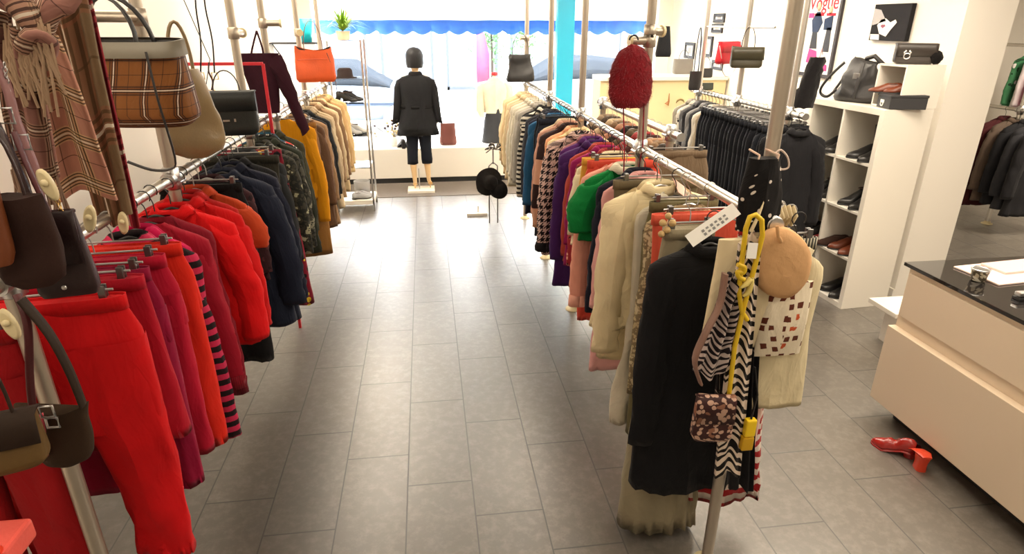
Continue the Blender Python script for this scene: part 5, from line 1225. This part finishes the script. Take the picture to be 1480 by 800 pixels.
# ---------------------------------------------------------------- mannequins
def skin_body(name, joints, edges, parent, m, sub=2):
    me = bpy.data.meshes.new(name); keys = list(joints); me.from_pydata([joints[k][0] for k in keys], [(keys.index(a), keys.index(b)) for a, b in edges], [])
    o = bpy.data.objects.new(name, me); C.objects.link(o); o.parent = parent
    md = o.modifiers.new('skin', 'SKIN'); md.use_smooth_shade = True
    for i, k in enumerate(keys):
        sv = me.skin_vertices[0].data[i]; r = joints[k][1]; sv.radius = r if isinstance(r, tuple) else (r, r); sv.use_root = (i == 0)
    s2 = o.modifiers.new('sub', 'SUBSURF'); s2.levels = sub; s2.render_levels = sub
    me.materials.append(m); return o
mn = empty('mannequin', (-.12, 7.93, .0), 'mannequin seen from behind in a black jacket on the entrance mat', 'mannequin')
J = {'pelvis': ((0, 0, .93), (.13, .09)), 'waist': ((0, 0, 1.06), (.105, .08)), 'chest': ((0, 0, 1.25), (.13, .09)), 'shoulder': ((0, 0, 1.37), (.1, .07)), 'neck': ((0, 0, 1.44), .045), 'neck2': ((0, .01, 1.49), .045), 'head': ((0, .01, 1.56), (.07, .085)), 'head2': ((0, .01, 1.65), (.062, .075)),
     'sl': ((-.15, 0, 1.38), .05), 'el': ((-.21, -.02, 1.12), .035), 'wl': ((-.22, .02, .9), .024), 'hl': ((-.22, .03, .83), (.03, .014)),
     'sr': ((.15, 0, 1.38), .05), 'er': ((.215, -.02, 1.12), .035), 'wr': ((.235, .02, .9), .024), 'hr': ((.235, .03, .83), (.03, .014)),
     'hipl': ((-.075, 0, .86), .085), 'kl': ((-.085, .01, .5), .05), 'cl': ((-.085, -.01, .36), .047), 'al': ((-.075, -.01, .13), .027), 'fl': ((-.075, .01, .09), .026), 'tl': ((-.08, .14, .055), (.034, .016)),
     'hipr': ((.075, 0, .86), .085), 'kr': ((.085, .03, .5), .05), 'cr': ((.09, .02, .36), .047), 'ar': ((.10, .02, .15), .027), 'fr': ((.105, .04, .11), .026), 'tr': ((.13, .15, .06), (.034, .016))}
Eg = [('pelvis', 'waist'), ('waist', 'chest'), ('chest', 'shoulder'), ('shoulder', 'neck'), ('neck', 'neck2'), ('neck2', 'head'), ('head', 'head2'), ('shoulder', 'sl'), ('sl', 'el'), ('el', 'wl'), ('wl', 'hl'), ('shoulder', 'sr'), ('sr', 'er'), ('er', 'wr'), ('wr', 'hr'),
      ('pelvis', 'hipl'), ('hipl', 'kl'), ('kl', 'cl'), ('cl', 'al'), ('al', 'fl'), ('fl', 'tl'), ('pelvis', 'hipr'), ('hipr', 'kr'), ('kr', 'cr'), ('cr', 'ar'), ('ar', 'fr'), ('fr', 'tr')]
skin_body('body', J, Eg, mn, skin_m)
for s in (-1, 1):      # fingers of the relaxed hands
    f = MB()
    for k in range(4):
        bx = s*(.222 if s < 0 else .237)
        f.tube([(bx, .01+.012*k, .815), (bx+.002*s, .012+.012*k, .785), (bx-.006*s, .016+.012*k, .75+.006*abs(k-1.5))], [.0065, .006, .0045], n=8)
    f.tube([(bx, .05, .85), (bx-.01*s, .065, .82), (bx-.012*s, .066, .79)], [.007, .0065, .005], n=8)
    f.build('fingers', skin_m, mn)
BLK = fabric(rgb(24, 24, 27))
jk = MB(); prof = [(1.44, .062, .055), (1.425, .10, .07), (1.405, .165, .085), (1.37, .21, .098), (1.30, .215, .115), (1.15, .2, .12), (1.05, .195, .12), (.95, .215, .13), (.82, .24, .15), (.72, .265, .16)]
rings = [hring(0, 0, z, w, t_, 3, n=36, amp=.008, p=.85) for z, w, t_ in prof]
rings.append([Vector((p.x*.95, p.y*.93, p.z+.04)) for p in rings[-1]])
jk.loft(rings); jo = jk.build('jacket', BLK, mn)
for s in (-1, 1):
    rg = []
    for j, (x, y, z, r) in enumerate(((.13, 0, 1.405, .045), (.175, 0, 1.385, .068), (.205, 0, 1.30, .070), (.22, -.01, 1.18, .064), (.235, -.015, 1.08, .06), (.25, .0, .96, .056), (.262, .01, .86, .056))):
        rg.append([Vector((s*(x+math.cos(a)*r*.85), y+math.sin(a)*r, z+s*0+math.cos(a)*-.02)) for a in [2*PI*i/16 for i in range(17)]])
    MB().loft(rg+[[lerp(p, sum(rg[-1][:-1], Vector())/16, .2)+Vector((0, 0, .03)) for p in rg[-1]]]).noise(.006, 14, s).build('sleeve', BLK, jo)
MB().loft([[Vector((math.cos(a)*w, math.sin(a)*w*.9+.0, z)) for a in [2*PI*i/24 for i in range(25)]] for w, z in ((.065, 1.43), (.062, 1.465), (.072, 1.46), (.088, 1.425))]).build('collar', BLK, jo, solid=.004)
MB().loft([[Vector((math.cos(a)*.199, math.sin(a)*.124, z)) for a in [2*PI*i/30 for i in range(31)]] for z in (1.04, 1.075)]).build('belt', fabric(rgb(16, 16, 18)), jo, solid=.008)
lg = MB()
for s in (-1, 1):
    rg = []
    for z, w in ((.92, .10), (.8, .095), (.65, .076), (.5, .068), (.4, .068), (.35, .064)):
        rg.append([Vector((s*(.078+.01*(z < .6))+math.cos(a)*w, .01+(.015 if s > 0 else 0)*(z < .7)+math.sin(a)*w, z)) for a in [2*PI*i/20 for i in range(21)]])
    lg.loft(rg+[[lerp(p, sum(rg[-1][:-1], Vector())/20, .15)+Vector((0, 0, .01)) for p in rg[-1]]])
lg.noise(.008, 16).build('cropped_leggings', fabric(rgb(22, 26, 36)), mn)
wg = MB(); rings = []
for j in range(15):
    s = j/14; z = 1.745-.235*s; r = .108*math.sqrt(max(.004, 1-(1-min(1, s/.45))**2))*(1 if s < .8 else 1-(s-.8)*.5)
    rings.append([Vector((math.cos(a)*r*.98, .0+math.sin(a)*r*1.05*(1 if math.sin(a) < .55 or s < .45 else .72), z)) for a in [2*PI*i/32 for i in range(33)]])
wg.loft(rings, cap0=True, cap1=True).noise(.003, 60).build('bobbed_hair', fabric(rgb(30, 29, 32), rough=.5), mn)
MB().box(-.17, .17, -.16, .12, 0, .035, .003).build('base_plate', white_l, mn)
MB().tube([(-.02, -.07, .03), (-.02, -.05, .3)], .008, n=8).build('support_rod', steel, mn)
for s, (x, y, z) in ((-1, (-.078, .05, .035)), (1, (.118, .07, .035))):
    MB().loft([[Vector((x+math.cos(a)*w, y+q, z+.012+lift+math.sin(a)*.012)) for a in [2*PI*i/12 for i in range(13)]] for q, w, lift in ((-.07, .02, .055), (-.03, .024, .05), (.03, .03, .02), (.09, .035, 0), (.14, .012, 0))], cap0=True, cap1=True).tube([(x, y-.06, z), (x, y-.06, z+.06)], .006, n=8).build('shoe', mat('nude_shoe', rgb(214, 172, 110), .35), mn)
# second figure in the window
m2 = empty('window_mannequin', (.93, 8.75, .462), 'headless display figure in cream blouse and dark skirt standing in the window', 'mannequin')
J2 = {'hip': ((0, 0, .30), (.12, .085)), 'waist': ((0, 0, .44), (.095, .07)), 'chest': ((0, 0, .62), (.125, .085)), 'shoulder': ((0, 0, .75), (.1, .06)), 'neck': ((0, 0, .82), .042), 'neck2': ((0, 0, .9), .04), 'sl': ((-.15, 0, .75), .045), 'el': ((-.2, 0, .5), .03), 'hl': ((-.17, -.05, .33), .02), 'sr': ((.15, 0, .75), .045), 'er': ((.2, 0, .5), .03), 'hr': ((.17, -.05, .33), .02)}
skin_body('body', J2, [('hip', 'waist'), ('waist', 'chest'), ('chest', 'shoulder'), ('shoulder', 'neck'), ('neck', 'neck2'), ('shoulder', 'sl'), ('sl', 'el'), ('el', 'hl'), ('shoulder', 'sr'), ('sr', 'er'), ('er', 'hr')], m2, mat('pale_form', (.8, .75, .68), .5))
MB().lathe([(.045, .895), (.048, .9), (.045, .93), (.0, .935)], n=20).build('neck_cap', mat('red_cap', rgb(190, 30, 40), .4), m2)
rings = [hring(0, 0, z, w, t_, 3, n=32, amp=.01, p=.85) for z, w, t_ in ((.86, .06, .05), (.82, .1, .07), (.77, .17, .085), (.7, .18, .105), (.55, .155, .1), (.44, .14, .095), (.4, .15, .1))]
bo = MB().loft(rings).build('blouse', fabric(rgb(236, 226, 200)), m2)
for s in (-1, 1): MB().loft([[Vector((s*(x+math.cos(a)*r), math.sin(a)*r+y, z)) for a in [2*PI*i/14 for i in range(15)]] for x, y, z, r in ((.14, 0, .79, .04), (.185, 0, .74, .06), (.2, 0, .6, .062), (.205, -.01, .45, .06), (.18, -.05, .34, .035))]).noise(.008, 18).build('sleeve', fabric(rgb(236, 226, 200)), bo)
rings = [hring(0, 0, z, w, t_, 6, n=40, amp=a, p=.85, wf=26) for z, w, t_, a in ((.46, .11, .085, .003), (.4, .125, .1, .008), (.3, .15, .115, .014), (.15, .17, .13, .02), (.0, .185, .14, .022))]
MB().loft(rings, cap1=True).build('skirt', fabric(rgb(56, 58, 62)), m2)
# brown bag and small things on the display step
bag('leather_backpack', (.27, 8.62, .462), 'brown leather bag with two straps on the white window step', .24, .29, .15, leather(rgb(104, 54, 46), .55), cat='bag', wt=.2, dt=.09, hh=.05, hw_=.05, round_=.65, handles=2)
fl_ = empty('dried_flowers', (-.46, 8.6, .462), 'bunch of dried cream and brown flowers on the window step', 'flowers')
MB().lathe([(.04, 0), (.05, .003), (.045, .1), (.03, .12)], n=16).build('vase', paper_w, fl_)
st = MB(); hd = MB(); hd2 = MB()
for k in range(34):
    p = Vector((random.gauss(0, .12), random.gauss(0, .05), .14+abs(random.gauss(.08, .08))))
    st.tube([(0, 0, .1), p*.6+Vector((0, 0, .03)), p], .0018, n=4)
    (hd if k % 3 else hd2).ball(p, .017, 8)
st.build('stems', leather(rgb(130, 110, 70)), fl_); tag(hd.build('pale_blooms', fabric(rgb(206, 190, 150)), fl_), kind='stuff'); tag(hd2.build('dark_blooms', fabric(rgb(70, 56, 60)), fl_), kind='stuff')
for i, (x, y) in enumerate(((-.36, 8.45), (-.27, 8.48))): shoe('pump', (x, y, .462), 2.0, ('dark heeled pump on the window step, left one', 'dark heeled pump on the window step, right one')[i], BK, heel=.06, toe=.5, L=.2)

# hat stand at the end of the right rack
hs = empty('hat_stand', (.66, 6.42, 0), 'slim metal hat stand at the far end of the right rack', 'stand')
for dx in (-.045, .045): MB().tube([(dx, 0, 0), (dx, 0, .62)], .007, n=8).build('upright', dsteel, hs)
MB().tube([(-.045, 0, .62), (0, 0, .66), (.045, 0, .62)], .007, n=8).tube([(0, 0, .64), (0, 0, .8)], .007, n=8).build('top_arm', dsteel, hs)
ba = empty('weighted_base', (.52, 6.75, 0), 'white low display base on the floor left of the hat stand', 'base')
MB().box(-.13, .1, -.06, .06, 0, .03, .004).build('plate', white_l, ba)
MB().tube([(0, 0, .03), (0, 0, .1)], .01, n=8).build('stub', white_l, ba)
h1 = empty('wide_brim_hat', (.60, 6.32, .48), 'black wide-brimmed hat hanging on the hat stand', 'hat')
mb = MB().lathe([(.14, 0), (.148, .004), (.145, .008), (.082, .012), (.076, .08), (.05, .105), (.0, .1)], n=32).xf(Matrix.Rotation(PI*.5, 4, 'X') @ Matrix.Rotation(.3, 4, 'Y')); mb.noise(.01, 8).build('felt', fabric(rgb(22, 19, 20)), h1)
h2 = empty('wide_brim_hat', (.70, 6.30, .40), 'second black hat overlapping the first on the hat stand', 'hat')
mb = MB().lathe([(.10, 0), (.105, .004), (.1, .008), (.07, .012), (.064, .07), (.04, .09), (.0, .09)], n=32).xf(Matrix.Rotation(PI*.5, 4, 'X') @ Matrix.Rotation(-.5, 4, 'Y')); mb.noise(.01, 8, 3).build('felt', fabric(rgb(18, 16, 18)), h2)
bw = empty('ribbon_bow', (.68, 6.36, .80), 'black and white ribbon bow tied on top of the hat stand', 'bow')
mb = MB()
for a0 in (.3, 1.1, 2.2, 3.0, 3.6, 5.6): mb.tube([(0, 0, 0), (.05*math.cos(a0), -.02, .03+.04*math.sin(a0)), (.1*math.cos(a0), 0, .05*math.sin(a0)), (.05*math.cos(a0+.3), .02, .01)], [.006, .02, .016, .006], n=8, flat=.35)
mb.build('loops', fabric(rgb(60, 58, 60), 'vstripe', rgb(200, 198, 190), s=1.5), bw)

# ---------------------------------------------------------------- room beyond the pillar
rack('clothes_rack', 'chrome clothes rack of black coats in the room beyond the pillar', 5.98, (5.72, 7.0), 5.2, 7.2, poles_top=1.4, rz_=1.2, pm=chrome)
for k, (c, lb, L) in enumerate((((26, 25, 28), 'black coat nearest on the rack beyond the pillar', .9), ((40, 40, 44), 'charcoal coat, second on the rack beyond the pillar', .86), ((20, 20, 24), 'jet black coat, third on the rack beyond the pillar', .84), ((84, 70, 60), 'brown edged coat, fourth on the rack beyond the pillar', .84), ((60, 16, 20), 'dark red coat, fifth on the rack beyond the pillar', .92))):
    g_top('coat', 5.96, 5.34+.13*k, z=1.2, label=lb, cat='coat', col=rgb(*c), hw=.24, L=L, sl=.66, sr=.085, th=.07, out=.07)
rack('clothes_rack', 'upper rack of pink and green clothes in the room beyond the pillar', 7.0, (6.6, 7.3), 6.2, 7.4, poles_top=1.95, rz_=1.78, pm=chrome)
for k, (c, lb, p, z) in enumerate((((214, 40, 96), 'pink and white patterned shirt beyond the pillar', 'floral', 1.85), ((226, 60, 120), 'hot pink blouse beyond the pillar', None, 1.85), ((230, 220, 224), 'white blouse beyond the pillar', None, 1.85), ((70, 130, 90), 'green patterned top beyond the pillar', 'floral', 1.85))):
    g_top('blouse', 6.96, 6.3+.14*k, z=1.78, label=lb, cat='blouse', m=fabric(rgb(*c), p, rgb(240, 236, 236), rgb(30, 60, 40), s=1.6), hw=.22, L=.6, sl=.5)
sc.view_settings.view_transform = 'Standard'; sc.view_settings.look = 'None'; sc.view_settings.gamma = 1; sc.view_settings.exposure = EXPO
sc.view_settings.use_curve_mapping = False
